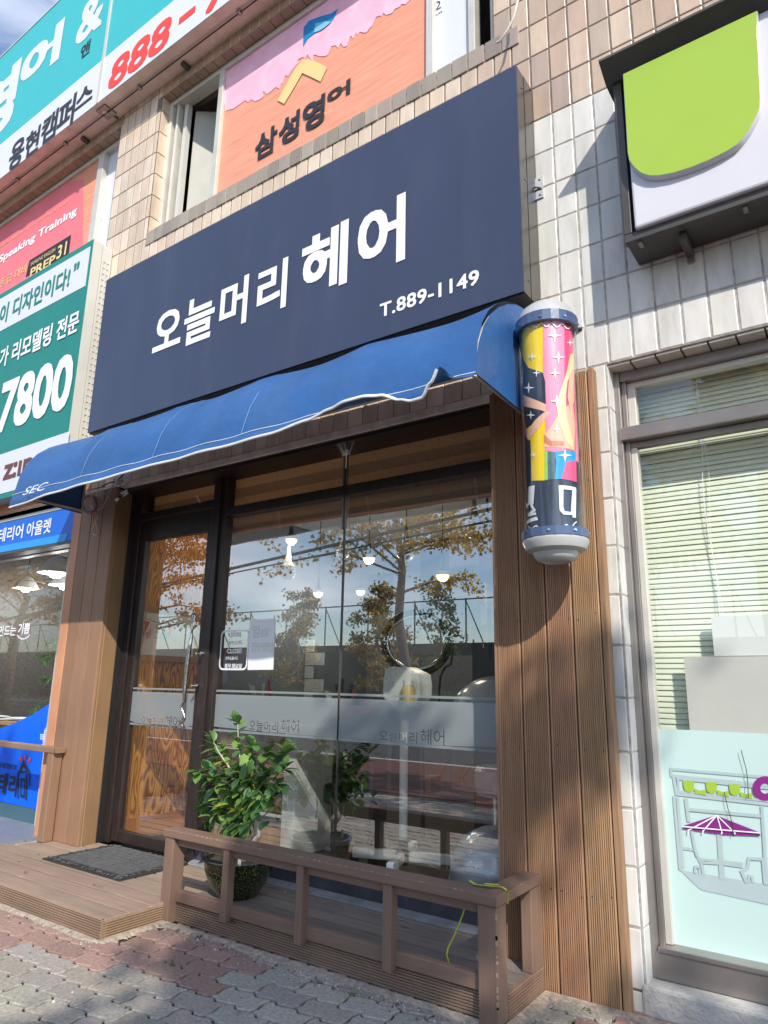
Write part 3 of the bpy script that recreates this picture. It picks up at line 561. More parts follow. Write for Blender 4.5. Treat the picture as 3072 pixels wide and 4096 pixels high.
for x in (-7.6, -6.6, -5.3, -3.9): mb.tube([(x, YT + .09, 6.935), (x, YT + .13, 6.935)], .02, 'steel', 8)
mb.build('conduit', ts)
for x in (-6.4, -4.75, -3.2):
    mb = MB(); mb.box(x, x + .05, YT + .16, YW + .01, 6.915, 6.953, 'darkmetal'); mb.build('bracket', ts, bevel=.004)
mb = MB(); mb.box(-5.93, -5.78, YT + .04, YT + .18, 6.935, 6.953, 'steel'); mb.tube([(-5.86, YT + .1, 6.93), (-5.86, YT + .1, 6.93 + .004)], .03, 'alu', 12); mb.build('joint_plate', ts, bevel=.002)
# ================================================================== SALON SIGN
ss = T('salon_sign', 'large navy salon sign with white lettering above the blue awning', 'sign', (-3.3, 3.09, 3.31))
X0, X1, Z0, Z1 = -5.30, -1.325, 3.315, 4.768
mb = MB(); mb.box(X0 + .003, X1 - .003, 3.092, YW - .004, Z0 + .003, Z1 - .003, 'darkmetal'); mb.build('sign_box', ss)
mb = MB(); mb.box(X0, X1, 3.086, 3.0915, Z0, Z1, 'navy'); mb.build('sign_face', ss)
mb = MB(); mb.box(X1 - .002, X1 + .0015, 3.0925, 3.18, Z0, Z1, 'sidemetal'); mb.box(X1 - .002, X1 + .003, 3.186, YW - .005, Z0, Z1 + .004, 'sidemetal')
for z in (Z0 + .1, Z1 - .1, 4.05): mb.tube([(X1 + .001, 3.16, z), (X1 + .006, 3.16, z)], .006, 'steel', 8)
mb.build('side_panel', ss)
mb = MB(); mb.box(X0, X1 - .002, 3.10, YW - .005, Z0 - .006, Z0 - .001, 'black'); mb.build('sign_underside', ss)
mb = MB(); ys = 3.083
for ch, l, r, b, t in (('오', (D, 1010, 840), (D, 1196, 760), (D, 1012, 853), (D, 1120, 568)), ('늘', (D, 1225, 640), (D, 1425, 560), (D, 1241, 801), (D, 1280, 493)),
                       ('머', (D, 1455, 632), (E, 134, 280), (E, 93, 546), (E, 125, 273)), ('리', (E, 175, 450), (E, 350, 190), (E, 307, 462), (E, 340, 178)),
                       ('헤', (E, 427, 165), (B, 597, 1330), (E, 637, 333), (B, 592, 1320)), ('어', (E, 735, 80), (B, 940, 1170), (E, 947, 208), (B, 936, 1158))):
    tpx(mb, ch, l, r, b, t, ys, 'letterwhite', .027 if ch not in '헤어' else .034)
mb.build('lettering', ss)
mb = MB(); tpx(mb, 'T.889-1149', (E, 857, 450), (E, 1405, 280), (E, 878, 507), (E, 1392, 246), ys, 'letterwhite', .025, sp=1.05); mb.build('phone_number', ss)
br = T('metal_bracket', 'small galvanised bracket screwed beside the navy sign', 'bracket', (-1.29, YW, 4.0))
p = onY(C3, 238, 1170, YW); mb = MB(); mb.box(p.x - .025, p.x + .03, YW - .008, YW - .001, p.z - .07, p.z + .07, 'chrome'); mb.box(p.x - .028, p.x - .024, YW - .05, YW - .002, p.z - .06, p.z + .06, 'chrome'); mb.tube([(p.x - .03, YW - .03, p.z + .01), (p.x + .02, YW - .012, p.z - .01)], .006, 'steel', 8)
for a in (-.05, .05): mb.tube([(p.x + .01, YW - .01, p.z + a), (p.x + .01, YW - .0, p.z + a)], .006, 'black', 8)
mb.build('bracket_plate', br)
# ================================================================== LIME SIGN (right)
ls = T('lime_sign', 'moulded white and lime green shop sign in a dark steel frame', 'sign', (-.4, 3.1, 3.38))
GX0, GX1, GZ0, GZ1 = -.792, 1.3, 3.385, 4.355
mb = MB(); mb.box(GX0 + .004, GX1, 3.12, YW - .003, GZ0 + .004, GZ1, 'darkmetal')
mb.box(GX0, GX1, 3.075, 3.119, GZ0, GZ0 + .045, 'darkmetal'); mb.box(GX0, GX0 + .04, 3.075, 3.119, GZ0 + .046, GZ1, 'darkmetal'); mb.build('sign_box', ls, bevel=.004)
mb = MB(); mb.prism([(2.955, 4.385), (2.955, 4.372), (3.05, 4.318), (3.06, 4.312), (YW - .004, 4.312), (YW - .004, 4.41)], (GX0 - .03, 0, 0), (0, 1, 0), (0, 0, 1), (GX1 - GX0, 0, 0), 'darkmetal'); mb.build('hood', ls)
yf = 3.05; px_ = lambda pts, y: [(onY(G3, a, b, y).x, onY(G3, a, b, y).z) for a, b in pts]
mb = MB(); wx0 = onY(G3, 415, 100, yf).x; wz0 = onY(G3, 485, 1330, yf).z; wx1 = onY(G3, 1600, 10, yf).x + .02
mb.box(wx0, wx1 + 1.2, yf, 3.10, wz0, 4.308, 'signwhite'); mb.build('white_face', ls, bevel=.012)
out = [(418, 40), (440, 400), (455, 660), (470, 730), (510, 790), (570, 840), (640, 862), (720, 862), (850, 838), (1000, 790), (1150, 730), (1300, 655), (1400, 590), (1440, 545), (1500, 460), (1560, 350), (1585, 285), (1590, 180), (1580, -10), (1572, -200), (1562, -330), (1555, -600)]
pp = px_(out, yf - .03); zt = 4.296
pp = [(x, min(z, zt)) for x, z in pp]; pp[0] = (pp[0][0], zt)
mb = MB(); cx = sum(p[0] for p in pp) / len(pp); cz = sum(p[1] for p in pp) / len(pp); n = len(pp)
big = [(cx + (x - cx) * 1.02, (cz + (z - cz) * 1.06) if z < zt - .01 else zt + .007) for x, z in pp]; mid = [(cx + (x - cx) * 1.012, (cz + (z - cz) * 1.03) if z < zt - .01 else zt + .004) for x, z in pp]
mb.add([(x, yf - .001, z) for x, z in big] + [(x, yf - .024, z) for x, z in mid] + [(x, yf - .03, z) for x, z in pp], [(i, (i + 1) % n, n + (i + 1) % n, n + i) for i in range(n)] + [(n + i, n + (i + 1) % n, 2 * n + (i + 1) % n, 2 * n + i) for i in range(n)], 'signwhite'); mb.build('raised_rim', ls, smooth=True)
mb = MB(); mb.poly([(x, yf - .0305, z) for x, z in pp], 'lime'); mb.build('lime_panel', ls)
for xx in (-.56, .02): 
    mb = MB(); mb.box(xx, xx + .035, 3.14, YW + .0, 3.34, 3.384, 'darkmetal'); mb.box(xx, xx + .035, YW - .012, YW - .001, 3.31, 3.345, 'steel'); mb.build('bracket', ls, bevel=.004)
for xx in (-.735, -.28):
    mb = MB(); mb.box(xx, xx + .02, 3.095, 3.135, 3.37, 3.384, 'steel'); mb.build('latch', ls, bevel=.003)
# ================================================================== GREEN SIGN (left neighbour)
gs = T('interior_shop_sign', 'green and white remodelling shop sign left of the navy sign', 'sign', (-6.5, 3.105, 3.3))
XR = -5.635; YN = 3.105
mb = MB(); mb.box(-9, XR - .003, YN + .003, YW - .003, 2.93, 5.33, 'whitepaint'); mb.build('sign_box', gs)
mb = MB(); mb.box(XR - .002, XR + .002, YN + .001, 3.20, 2.93, 5.33, 'whitepaint'); mb.box(XR - .002, XR + .004, 3.204, YW - .006, 2.93, 5.30, 'whitepaint')
random.seed(2); z = 3.1
while z < 5.2:
    for yy in (3.225, 3.262): mb.box(XR + .0045, XR + .006, yy, yy + .022, z, z + .006, 'darkmetal'); mb.box(XR + .0045, XR + .006, yy, yy + .004, z - .03, z, 'plastic_grey')
    z += .062
mb.build('side_panel', gs)
mb = MB(); mb.box(-9, XR, YN - .003, YN + .002, 2.93, 5.33, 'green_sign'); mb.build('sign_face', gs)
mb = MB(); y = YN - .006
zt1 = onY(D, 598, 142, y).z; zb1 = onY(D, 568, 402, y).z; xr1 = onY(D, 583, 270, y).x
mb.box(-9, xr1, y, y + .002, zb1, zt1, 'whitesheet'); zt2 = onY(D, 458, 1370, y).z; zb2 = onY(D, 0, 1785, y).z; mb.box(-9, onY(D, 457, 1400, y).x, y, y + .002, zb2, zt2, 'whitesheet')
mb.build('white_panel', gs)
mb = MB(); y = YN - .009
tpx(mb, '이 디자인이다!', (D, 0, 600), (D, 470, 300), (D, 458, 412), (D, 400, 312), y, 'green_sign', .03)
tpx(mb, '”', (D, 490, 290), (D, 528, 260), (D, 505, 300), (D, 520, 243), y, 'green_sign', .03)
tpx(mb, '가 리모델링 전문', (D, -5, 900), (D, 524, 640), (D, 475, 725), (D, 505, 572), y, 'letterwhite', .03)
tpx(mb, '7800', (D, 0, 1200), (D, 488, 950), (D, 400, 1232), (D, 450, 855), y, 'letterwhite', .035)
tpx(mb, 'z:ın', (D, 25, 1640), (D, 212, 1600), (D, 70, 1682), (D, 100, 1572), y, 'brownred', .03)
mb.build('lettering', gs)
# ================================================================== BLUE FASCIA + LEFT NEIGHBOUR SHOPFRONT
nb = T('neighbour_shopfront', 'neighbouring shop window with wooden trim left of the salon', 'shopfront', (-6.6, 3.4, .1))
mb = MB(); mb.box(-9.3, -5.6, 3.24, 3.4, 2.86, 2.98, 'orange_trim')
x = -9.3
while x < -5.65: mb.box(x + .003, x + .117, 3.25, 3.32, 2.985, 3.14, 'tile', jit((.5, .3, .18), .08)); x += .12
mb.build('wooden_lintel', nb)
mb = MB(); mb.box(-9.3, -5.95, 3.44, 3.52, 2.44, 2.475, 'alu'); mb.box(-5.975, -5.93, 3.44, 3.52, .1, 2.86, 'alu'); mb.build('window_frame', nb, bevel=.003)
mb = MB(); mb.poly([(-9.3, 3.48, .1), (-5.97, 3.48, .1), (-5.97, 3.48, 2.45), (-9.3, 3.48, 2.45)], 'glass_dark'); mb.build('pane', nb)
mb = MB(); mb.box(-9.3, -5.9, 5.9, 6.0, .1, 3, 'roomwall')
for i in range(14):
    for j in range(9): mb.box(-9.3 + i * .3 + (.15 if j % 2 else 0), -9.3 + i * .3 + .29 + (.15 if j % 2 else 0), 5.88, 5.899, .5 + j * .14, .5 + j * .14 + .13, 'roombright')
mb.box(-5.95, -5.62, 3.52, 6.0, .1, 3, 'roomwall'); mb.box(-9.3, -5.95, 3.53, 6, .02, .1, 'roomfloor'); mb.build('room', nb)
mb = MB(); dz = [(355, 1030), (300, 1070), (200, 1130), (100, 1178), (0, 1215), (-400, 1330)]
pts = [onY(Z4, a, b, 3.468) for a, b in dz]; mb.poly(pts + [Vector((pts[-1].x, 3.468, .22)), Vector((-5.972, 3.468, .22))], 'bluedecal', .004)
mb.box(-9, -5.972, 3.46, 3.475, .1, .215, 'slate'); mb.build('blue_window_film', nb)
mb = MB(); y = 3.463
for i in range(6):
    for j in range(9):
        if (i + j * .3 > 3.2 or j in (3, 4, 5)): 
            c = onY(Z4, 322 - (5 - i) * 9, 1215 + j * 14, y); mb.lathe([(.0, 0), (.008 + .002 * i / 5, 0)], c, 'letterwhite', 8, (0, 1, 0))
for a, b in (((135, 1410), (150, 1438)), ((172, 1395), (172, 1428)), ((208, 1418), (192, 1440))):
    p = onY(Z4, *a, y); q = onY(Z4, *b, y); d = (q - p).normalized(); n_ = Vector((d.z, 0, -d.x)) * .014; mb.poly([p - n_, q - n_, q + n_, p + n_], 'redvinyl')
mb.build('decal_marks', nb)
mb = MB()
SK = [0]
def pstroke(mb, f, pts, wd, y, mat):
    q = [onY(f, a, b, y) for a, b in pts]
    for i in range(len(q) - 1):
        d = (q[i + 1] - q[i]); 
        if d.length < 1e-5: continue
        d.normalize(); n_ = Vector((d.z, 0, -d.x)) * wd / 2; e = d * wd * .4; SK[0] += 1; dy_ = Vector((0, -.00013 * (SK[0] % 17), 0)); mb.poly([p_ + dy_ for p_ in [q[i] - n_ - e, q[i + 1] - n_ + e, q[i + 1] + n_ + e, q[i] + n_ - e]], mat)
pstroke(mb, Z4, [(122, 1685), (122, 1520), (160, 1442), (200, 1510), (200, 1600)], .02, y, 'darktext'); pstroke(mb, Z4, [(135, 1512), (185, 1505), (160, 1465), (135, 1512)], .014, y, 'darktext'); pstroke(mb, Z4, [(142, 1560), (142, 1670), (165, 1680), (165, 1560), (142, 1560)], .018, y - .001, 'darktext'); pstroke(mb, Z4, [(180, 1530), (178, 1695)], .022, y, 'darktext'); pstroke(mb, Z4, [(165, 1610), (180, 1610)], .02, y - .001, 'darktext')
tpx(mb, '테리', (Z4, -15, 1600), (Z4, 118, 1600), (Z4, 70, 1672), (Z4, 105, 1528), y, 'darktext', .03)
tpx(mb, 'JIN INTERIOR', (Z4, -25, 1480), (Z4, 114, 1482), (Z4, 80, 1505), (Z4, 100, 1460), y, 'darktext', .01)
mb.build('decal_lettering', nb)
mb = MB(); y = 3.472
tpx(mb, '만드는', (Z4, -8, 550), (Z4, 110, 540), (Z4, 60, 583), (Z4, 100, 508), y, 'letterwhite', .02); tpx(mb, '기쁨', (Z4, 125, 540), (Z4, 204, 530), (Z4, 160, 572), (Z4, 195, 494), y, 'letterwhite', .03)
pstroke(mb, Z4, [(120, 580), (130, 595), (150, 605), (170, 603), (190, 592), (200, 578)], .012, y, 'letterwhite'); mb.build('window_lettering', nb)
bs = T('blue_fascia_sign', 'bright blue outlet sign strip over the left neighbour window', 'sign', (-7, 3.25, 2.45))
mb = MB(); y = 3.25; zt = onY(S3, 1000, 640, y).z + .04; zb = onY(S3, 960, 1030, y).z; xr = -5.615
mb.box(-9.2, xr, y, 3.36, zb, zt, 'bluesign'); mb.build('sign_panel', bs, bevel=.003)
mb = MB(); yy = y - .003; ppoly(mb, S3, [(-600, 1330), (-600, 1210), (0, 1110), (905, 937), (860, 1045), (0, 1195)], yy, 'bluelight', .002); mb.build('light_band', bs)
mb = MB(); yy = y - .003; tpx(mb, '인테리어', (S3, -120, 950), (S3, 315, 850), (S3, 285, 1005), (S3, 310, 812), yy, 'letterwhite', .02); tpx(mb, '아울렛', (S3, 358, 890), (S3, 683, 800), (S3, 640, 935), (S3, 675, 735), yy, 'letterwhite', .02); mb.build('lettering', bs)
mb = MB(); mb.box(-9.2, xr + .004, 3.245, 3.36, zt + .002, zt + .03, 'alu'); mb.box(-9.2, xr + .004, 3.245, 3.36, zb - .025, zb - .002, 'darkmetal'); mb.build('sign_trim', bs, bevel=.003)
# ================================================================== WOODEN PILLARS
def ribbed(mb, o, u, nrm, w, wid, mat, col, pitch=.0094, dep=.0025):   # u width dir, nrm outward, w length vector
    n = max(1, int(wid / pitch)); p = wid / n; prof = [(0, 0)]
    e = .006
    prof = [(0, -.022), (0, 0), (e, .003)]
    k = int((wid - 2 * e) / pitch); q = (wid - 2 * e) / k
    for i in range(k):
        a = e + i * q; prof += [(a + q * .12, .003), (a + q * .56, .003), (a + q * .62, -dep), (a + q * .96, -dep)]
    prof += [(wid - e, .003), (wid, 0), (wid, -.022)]
    mb.prism(prof, o, u, nrm, w, mat, col)
rp_ = T('wood_cladding', 'tall ribbed brown timber pillar cladding under the barber pole', 'cladding', (-1.3, 3.26, 0))
random.seed(21)
xs_ = [-1.655, -1.502, -1.345, -1.208, -1.073]
xs_ = [-1.60, -1.469, -1.333, -1.198]
for i, xa in enumerate(xs_):
    xb = (xs_ + [-1.064])[i + 1] - .008
    mb = MB(); ribbed(mb, (xa, 3.25, .0), (1, 0, 0), (0, -1, 0), (0, 0, 2.865), xb - xa, 'wood_ribbed', jit((.37, .21, .12), .2)); mb.build('plank', rp_)
mb = MB()
for i, xa in enumerate(xs_):
    for z_ in (.42, 1.02, 1.62, 2.3):
        for u_ in (.025, .11): mb.lathe([(0, -.0005), (.003, -.0005), (.0034, .002)], (xa + u_ + random.uniform(-.004, .004), 3.2465, z_ + random.uniform(-.02, .02)), 'black', 8, (0, 1, 0))
mb.build('screw_heads', rp_)
mb = MB(); mb.box(-1.066, -1.039, 3.248, 3.305, .0, 2.87, 'wood_brown'); mb.build('corner_batten', rp_, bevel=.002)
mb = MB(); mb.box(-1.60, -1.07, 3.273, 3.3, .0, 2.86, 'black'); mb.build('backing', rp_)
mb = MB(); mb.box(-1.62, -1.602, 3.255, 3.5, .1, 2.86, 'wood_brown'); mb.build('side_board', rp_)
lp = T('wood_cladding', 'brown and orange painted timber pillar cladding left of the glass door', 'cladding', (-5.3, 3.26, .1))
px1 = [-5.485, -5.33, -5.175, -5.01]
for i in range(3):
    mb = MB(); mb.box(px1[i] + .003, px1[i + 1] - .003, 3.235, 3.26, .1, 2.84, 'wood_left', jit((.29, .165, .1), .08)); mb.build('plank', lp, bevel=.005)
mb = MB(); ribbed(mb, (-5.013, 3.262, .1), (0, 1, 0), (1, 0, 0), (0, 0, 2.72), .125, 'wood_left', (.27, .165, .085)); mb.build('plank', lp)
mb = MB(); mb.box(-5.605, -5.49, 3.235, 3.26, .1, 2.84, 'wood_left', (.56, .27, .15)); mb.build('plank', lp, bevel=.004, label='salmon orange plank at the outer edge')
mb = MB(); mb.box(-5.6, -5.02, 3.262, 3.5, .1, 2.84, 'black'); mb.build('backing', lp)
# ================================================================== AWNING
aw = T('awning', 'curved blue canvas awning with white piping over the salon front', 'awning', (-3.3, 3.1, 2.62))
prof = [(3.12, 3.225), (3.01, 3.2), (2.9, 3.15), (2.8, 3.085), (2.71, 3.005), (2.64, 2.915), (2.59, 2.815), (2.565, 2.72), (2.55, 2.64)]
AX0, AX1 = -5.30, -1.335; mb = MB(); n = 96; vs = []
def sag(t):     # canvas waves between ribs
    return abs(math.sin(t * math.pi * 5)) ** .7
for i in range(n + 1):
    t = i / n; x = AX0 + (AX1 - AX0) * t
    for j, (y, z) in enumerate(prof):
        s = (1 - sag(t)) * .018 * math.sin(math.pi * min(1, j / 7))
        vs.append((x, y - s, z + s * .8 + (.006 * math.sin(t * 25) if 0 < j < 8 else 0)))
m_ = len(prof); mb.add(vs, [(i * m_ + j, (i + 1) * m_ + j, (i + 1) * m_ + j + 1, i * m_ + j + 1) for i in range(n) for j in range(m_ - 1)], 'awning'); mb.build('canopy', aw, smooth=True)
KT = [0, .2, .43, .69, .76, .80, .826, .85, .875, .9, .916, .932, .948, .962, .975, 1]; KZ = [2.548, 2.572, 2.588, 2.588, 2.606, 2.63, 2.642, 2.645, 2.638, 2.605, 2.586, 2.58, 2.63, 2.688, 2.64, 2.628]
KY = [-.01, -.03, -.02, -.03, -.04, -.05, -.06, -.05, -.03, -.01, -.01, -.02, -.04, -.055, -.01, .0]
def kint(t, K):
    for a in range(len(KT) - 1):
        if t <= KT[a + 1]: u = (t - KT[a]) / (KT[a + 1] - KT[a]); u = u * u * (3 - 2 * u); return K[a] + (K[a + 1] - K[a]) * u
    return K[-1]
nv = 240; mb = MB(); vs = []; edge = []
for i in range(nv + 1):
    t = i / nv; x = AX0 + (AX1 - AX0) * t; zb_v = kint(t, KZ) + .002 * math.sin(t * 60); f = kint(t, KY) + .004 * math.sin(t * 43)
    for k in range(4):
        q = k / 3; vs.append((x, 2.549 + f * q * q - .012 * math.sin(q * 3.14), 2.645 + (zb_v - 2.645) * q - .012 * math.sin(q * 3.14)))
    edge.append(vs[-1])
n = nv
mb.add(vs, [(i * 4 + j, (i + 1) * 4 + j, (i + 1) * 4 + j + 1, i * 4 + j + 1) for i in range(n) for j in range(3)], 'awning'); mb.build('valance', aw, smooth=True)
mb = MB(); mb.tube(edge[:int(n * .963)], .008, 'awningtrim', 6); mb.build('piping', aw, smooth=True)
mb = MB(); random.seed(8)
seam = [(AX0 + (AX1 - AX0) * i / 60, 2.5525 - .005, 2.645 + .004 * math.sin(i)) for i in range(61)]; mb.tube(seam, .0025, 'awningtrim', 5); mb.build('stitching', aw)
mb = MB()
for k in range(1, 4):
    x = AX0 + (AX1 - AX0) * k * .2 + .1; mb.tube([(x + .03 * math.sin(j * .4), y - .004 - .002, z + .002) for j, (y, z) in enumerate(prof[1:])], .0015, 'awningseam', 5)
mb.build('seam_lines', aw)
for X, nm in ((AX1, 'end_panel'), (AX0, 'end_panel')):
    mb = MB(); pts = [(X, y, z) for y, z in prof] + [(X, 3.12, 2.62)]; mb.poly(pts, 'awning', .003, (1, 0, 0)); mb.build(nm, aw)
mb = MB()
for x in [AX0 + .01, AX0 + .99, AX0 + 1.98, AX0 + 2.97, AX1 - .01]: mb.tube([(x, y + .012, z - .012) for y, z in prof], .011, 'awningpipe', 8)
mb.tube([(AX0, 2.575, 2.655), (AX1, 2.575, 2.655)], .013, 'awningpipe', 10); mb.tube([(AX0 + .02, 2.58, 2.65), (AX0 + .02, 3.12, 2.64)], .011, 'awningpipe', 8); mb.tube([(AX1 - .02, 2.58, 2.65), (AX1 - .02, 3.12, 2.64)], .011, 'awningpipe', 8)
mb.tube([(AX0 + .02, 3.11, 2.64), (AX0 + .02, 3.11, 3.2)], .011, 'awningpipe', 8); mb.tube([(AX0, 3.11, 3.2), (AX1, 3.11, 3.2)], .012, 'awningpipe', 8); mb.build('tube_frame', aw, smooth=True)
mb = MB(); v0 = []
tpx(mb, 'SEC', (S3, 300, 400), (S3, 640, 300), (S3, 360, 420), (S3, 600, 265), 2.50, 'letterwhite', .0, shear=.5); mb.build('lettering', aw)
# ================================================================== SALON SHOPFRONT
sf = T('salon_shopfront', 'dark brown framed glass shopfront of the hair salon', 'shopfront', (-3.2, 3.48, .1))
FR = 3.455
xl = -5.03; xm0 = -4.10; xm1 = -3.985
zr0 = onY(H3, 600, 20, FR).z
mb = MB()
mb.box(-5.05, -4.965, FR, 3.56, .1, 2.837, 'frame')
mb.box(-5.05, -1.3, YW + .007, 3.56, 2.806, 2.834, 'frame')
mb.box(-3.985, -3.935, FR + .012, 3.55, .22, 2.837, 'frame')
mb.box(-4.06, -3.986, FR - .01, 3.56, .1, 2.837, 'frame')
mb.build('post', sf, bevel=.004)
# horizontal transom bar of the big window; measured on the frame plane
za = onY(E, 1480, 1290, FR).z; zb_ = onY(E, 1480, 1345, FR).z; zc = onY(H2, 1400, 60, FR).z; zd = onY(H2, 1400, 150, FR).z
mb = MB(); mb.box(-3.934, -1.63, FR + .006, 3.55, zb_ - .005, za + .005, 'frame'); mb.build('transom_bar', sf, bevel=.004)
zt0 = onY(H1, 1300, 250, FR).z; zt1 = onY(H1, 1300, 430, FR).z
mb = MB(); mb.box(-4.964, -4.061, FR + .006, 3.55, zt0 - .035, zt0 + .02, 'frame'); mb.build('transom_bar', sf, bevel=.004)
ZS = onY(H7, 200, 1205, FR).z
mb = MB(); mb.box(-3.934, -1.63, FR + .012, 3.55, ZS, ZS + .035, 'frame'); mb.box(-4.06, -1.63, FR - .0, 3.55, .1, ZS - .002, 'plinthdark'); mb.build('sill', sf, bevel=.006)
mb = MB(); mb.prism([(0, 0), (-.055, 0), (-.045, .012), (-.01, .025), (0, .028)], (-4.0, 3.46, .101), (0, 1, 0), (0, 0, 1), (2.34, 0, 0), 'cement'); mb.build('cement_fillet', sf, bevel=.006)
mb = MB(); mb.poly([(-3.935, YG, ZS + .03), (-1.63, YG, ZS + .03), (-1.63, YG, zb_), (-3.935, YG, zb_)], 'glass'); mb.build('window_pane', sf)
mb = MB(); mb.poly([(-3.935, YG, za), (-1.63, YG, za), (-1.63, YG, 2.837), (-3.935, YG, 2.837)], 'glass_clear'); mb.build('transom_pane', sf)
mb = MB(); mb.poly([(-4.964, YG, zt0 + .02), (-4.06, YG, zt0 + .02), (-4.06, YG, 2.837), (-4.964, YG, 2.837)], 'glass_clear'); mb.build('transom_pane', sf)
# door leaf
dr = MB(); DT = zt0 - .045; DB = .115
dr.box(-4.955, -4.895, FR + .02, 3.53, DB, DT, 'frame'); dr.box(-4.135, -4.066, FR + .02, 3.53, DB, DT, 'frame'); zdt = onY(H1, 1300, 450, FR + .02).z; dr.box(-4.894, -4.136, FR + .02, 3.53, zdt, DT, 'frame'); zdb = onY(H5, 770, 1125, FR + .02).z; dr.box(-4.894, -4.136, FR + .02, 3.53, DB, zdb, 'frame')
door = dr.build('door', sf, bevel=.004)
mb = MB(); mb.poly([(-4.9, 3.5, zdb - .01), (-4.13, 3.5, zdb - .01), (-4.13, 3.5, zdt + .01), (-4.9, 3.5, zdt + .01)], 'glass'); mb.build('pane', door)
yh = 3.40
hp = [onY(P3, a, b, yh) for a, b in [(752, 462), (762, 447), (775, 440), (768, 470), (752, 468), (750, 445), (766, 432), (778, 455), (768, 490), (780, 530), (772, 575), (745, 605), (733, 650), (735, 690), (715, 790), (700, 900), (685, 1010), (672, 1130), (660, 1250), (655, 1390), (632, 1430), (628, 1480), (648, 1530), (662, 1580), (645, 1620), (612, 1650)]]
hp += [onY(H1, a, b, yh) for a, b in [(1335, 1825)]] + [onY(H5, a, b, yh) for a, b in [(1362, 300), (1350, 340), (1335, 350), (1322, 370), (1332, 388), (1347, 380), (1343, 368)]]
rr = [.006] * 5 + [.008] * 8 + [.012, .015, .016, .017, .016, .014, .012] + [.009] * 20
mb = MB(); mb.tube(hp[3:], rr[3:len(hp)], 'steel_handle', 10)
for a, b in ((785, 868), (730, 1225)):
    p = onY(P3, a, b, yh); mb.tube([(p.x, yh, p.z), (p.x + .02, 3.49, p.z)], .009, 'steel_handle', 10); mb.lathe([(.0, 0), (.016, 0), (.018, .012), (.016, .02), (0, .02)], (p.x + .012, yh + .03, p.z), 'chrome', 16, (0, 1, 0))
mb.build('handle', door, smooth=True)
mb = MB(); p = onY(P3, 810, 1230, 3.47); mb.box(-4.2, -4.08, 3.54, 3.57, 1.28, 1.36, 'chrome'); mb.box(-4.13, -4.08, 3.54, 3.58, 1.12, 1.42, 'black'); mb.build('lock_case', door, bevel=.004)
# frosted film with cut-out lettering
from mathutils.geometry import delaunay_2d_cdt
YF = YG - .006
def band(parent, x0, x1, yb, texts):
    pts = [Vector((x0, .985)), Vector((x1, .985)), Vector((x1, 1.205)), Vector((x0, 1.205))]; ed = [(0, 1), (1, 2), (2, 3), (3, 0)]; tris = []
    for body, a0, a1_, c0, c1_, off in texts:
        vs, fs, tw, th = tmesh(body, 0)
        P_ = [Vector((a0 + a * (a1_ - a0), c0 + b * (c1_ - c0))) for a, b in vs]; cnt = {}
        for f in fs:
            for k in range(len(f)): e_ = tuple(sorted((f[k], f[(k + 1) % len(f)]))); cnt[e_] = cnt.get(e_, 0) + 1
            for k in range(1, len(f) - 1): tris.append((P_[f[0]], P_[f[k]], P_[f[k + 1]]))
        o = len(pts); pts += P_; ed += [(a + o, b + o) for (a, b), c in cnt.items() if c == 1]
    V_, E_, F_, *_r = delaunay_2d_cdt(pts, ed, [], 0, 1e-6)
    def inside(q):
        for a, b, c in tris:
            d1 = (b - a).cross(q - a); d2 = (c - b).cross(q - b); d3 = (a - c).cross(q - c)
            if (d1 >= 0 and d2 >= 0 and d3 >= 0) or (d1 <= 0 and d2 <= 0 and d3 <= 0): return True
        return False
    keep = [f for f in F_ if not inside(sum((V_[i] for i in f), Vector((0, 0))) / len(f))]
    mb = MB(); mb.add([(v.x, yb, v.y) for v in V_], keep, 'frost'); mb.build('frosted_film', parent)
    mb = MB(); mb.poly([(x0, yb, 1.222), (x1, yb, 1.222), (x1, yb, 1.236), (x0, yb, 1.236)], 'frost'); mb.poly([(x0, yb, .955), (x1, yb, .955), (x1, yb, .97), (x0, yb, .97)], 'frost'); mb.build('film_stripe', parent)
zB1 = onY(H7, 1000, 95, YF).z
def tb(f, L_, R_, B_, T_, y): return (onY(f, *L_, y).x, onY(f, *R_, y).x, onY(f, *B_, y).z, onY(f, *T_, y).z)
a1 = tb(H7, (215, 70), (497, 90), (300, 125), (300, 42), YF); a2 = tb(H7, (522, 90), (698, 90), (660, 150), (660, 35), YF)
b1 = tb(H6, (612, 210), (855, 220), (700, 262), (700, 170), YF); b2 = tb(H6, (880, 220), (1027, 220), (1000, 275), (1000, 165), YF)
c1 = tb(H5, (1035, 340), (1202, 345), (1100, 380), (1100, 308), 3.494); c2 = tb(H5, (1215, 340), (1325, 345), (1250, 388), (1250, 300), 3.494)
band(sf, -3.934, -1.63, YF, [('오늘머리', *a1, .01), ('헤어', *a2, .03), ('오늘머리', *b1, .01), ('헤어', *b2, .03)])
band(door, -4.893, -4.137, 3.494, [('오늘머리', *c1, .01), ('헤어', *c2, .03)])
mb = MB(); xx = onY(E, 668, 1300, YG - .01).x; mb.box(xx - .02, xx - .006, YG - .012, YG - .002, zb_ - .22, 2.79, 'steel'); mb.box(xx + .008, xx + .02, YG - .012, YG - .002, zb_ - .22, 2.79, 'steel'); mb.box(xx - .005, xx + .007, YG - .006, YG - .001, .24, 2.7, 'darkmetal'); mb.build('glazing_joint', sf)
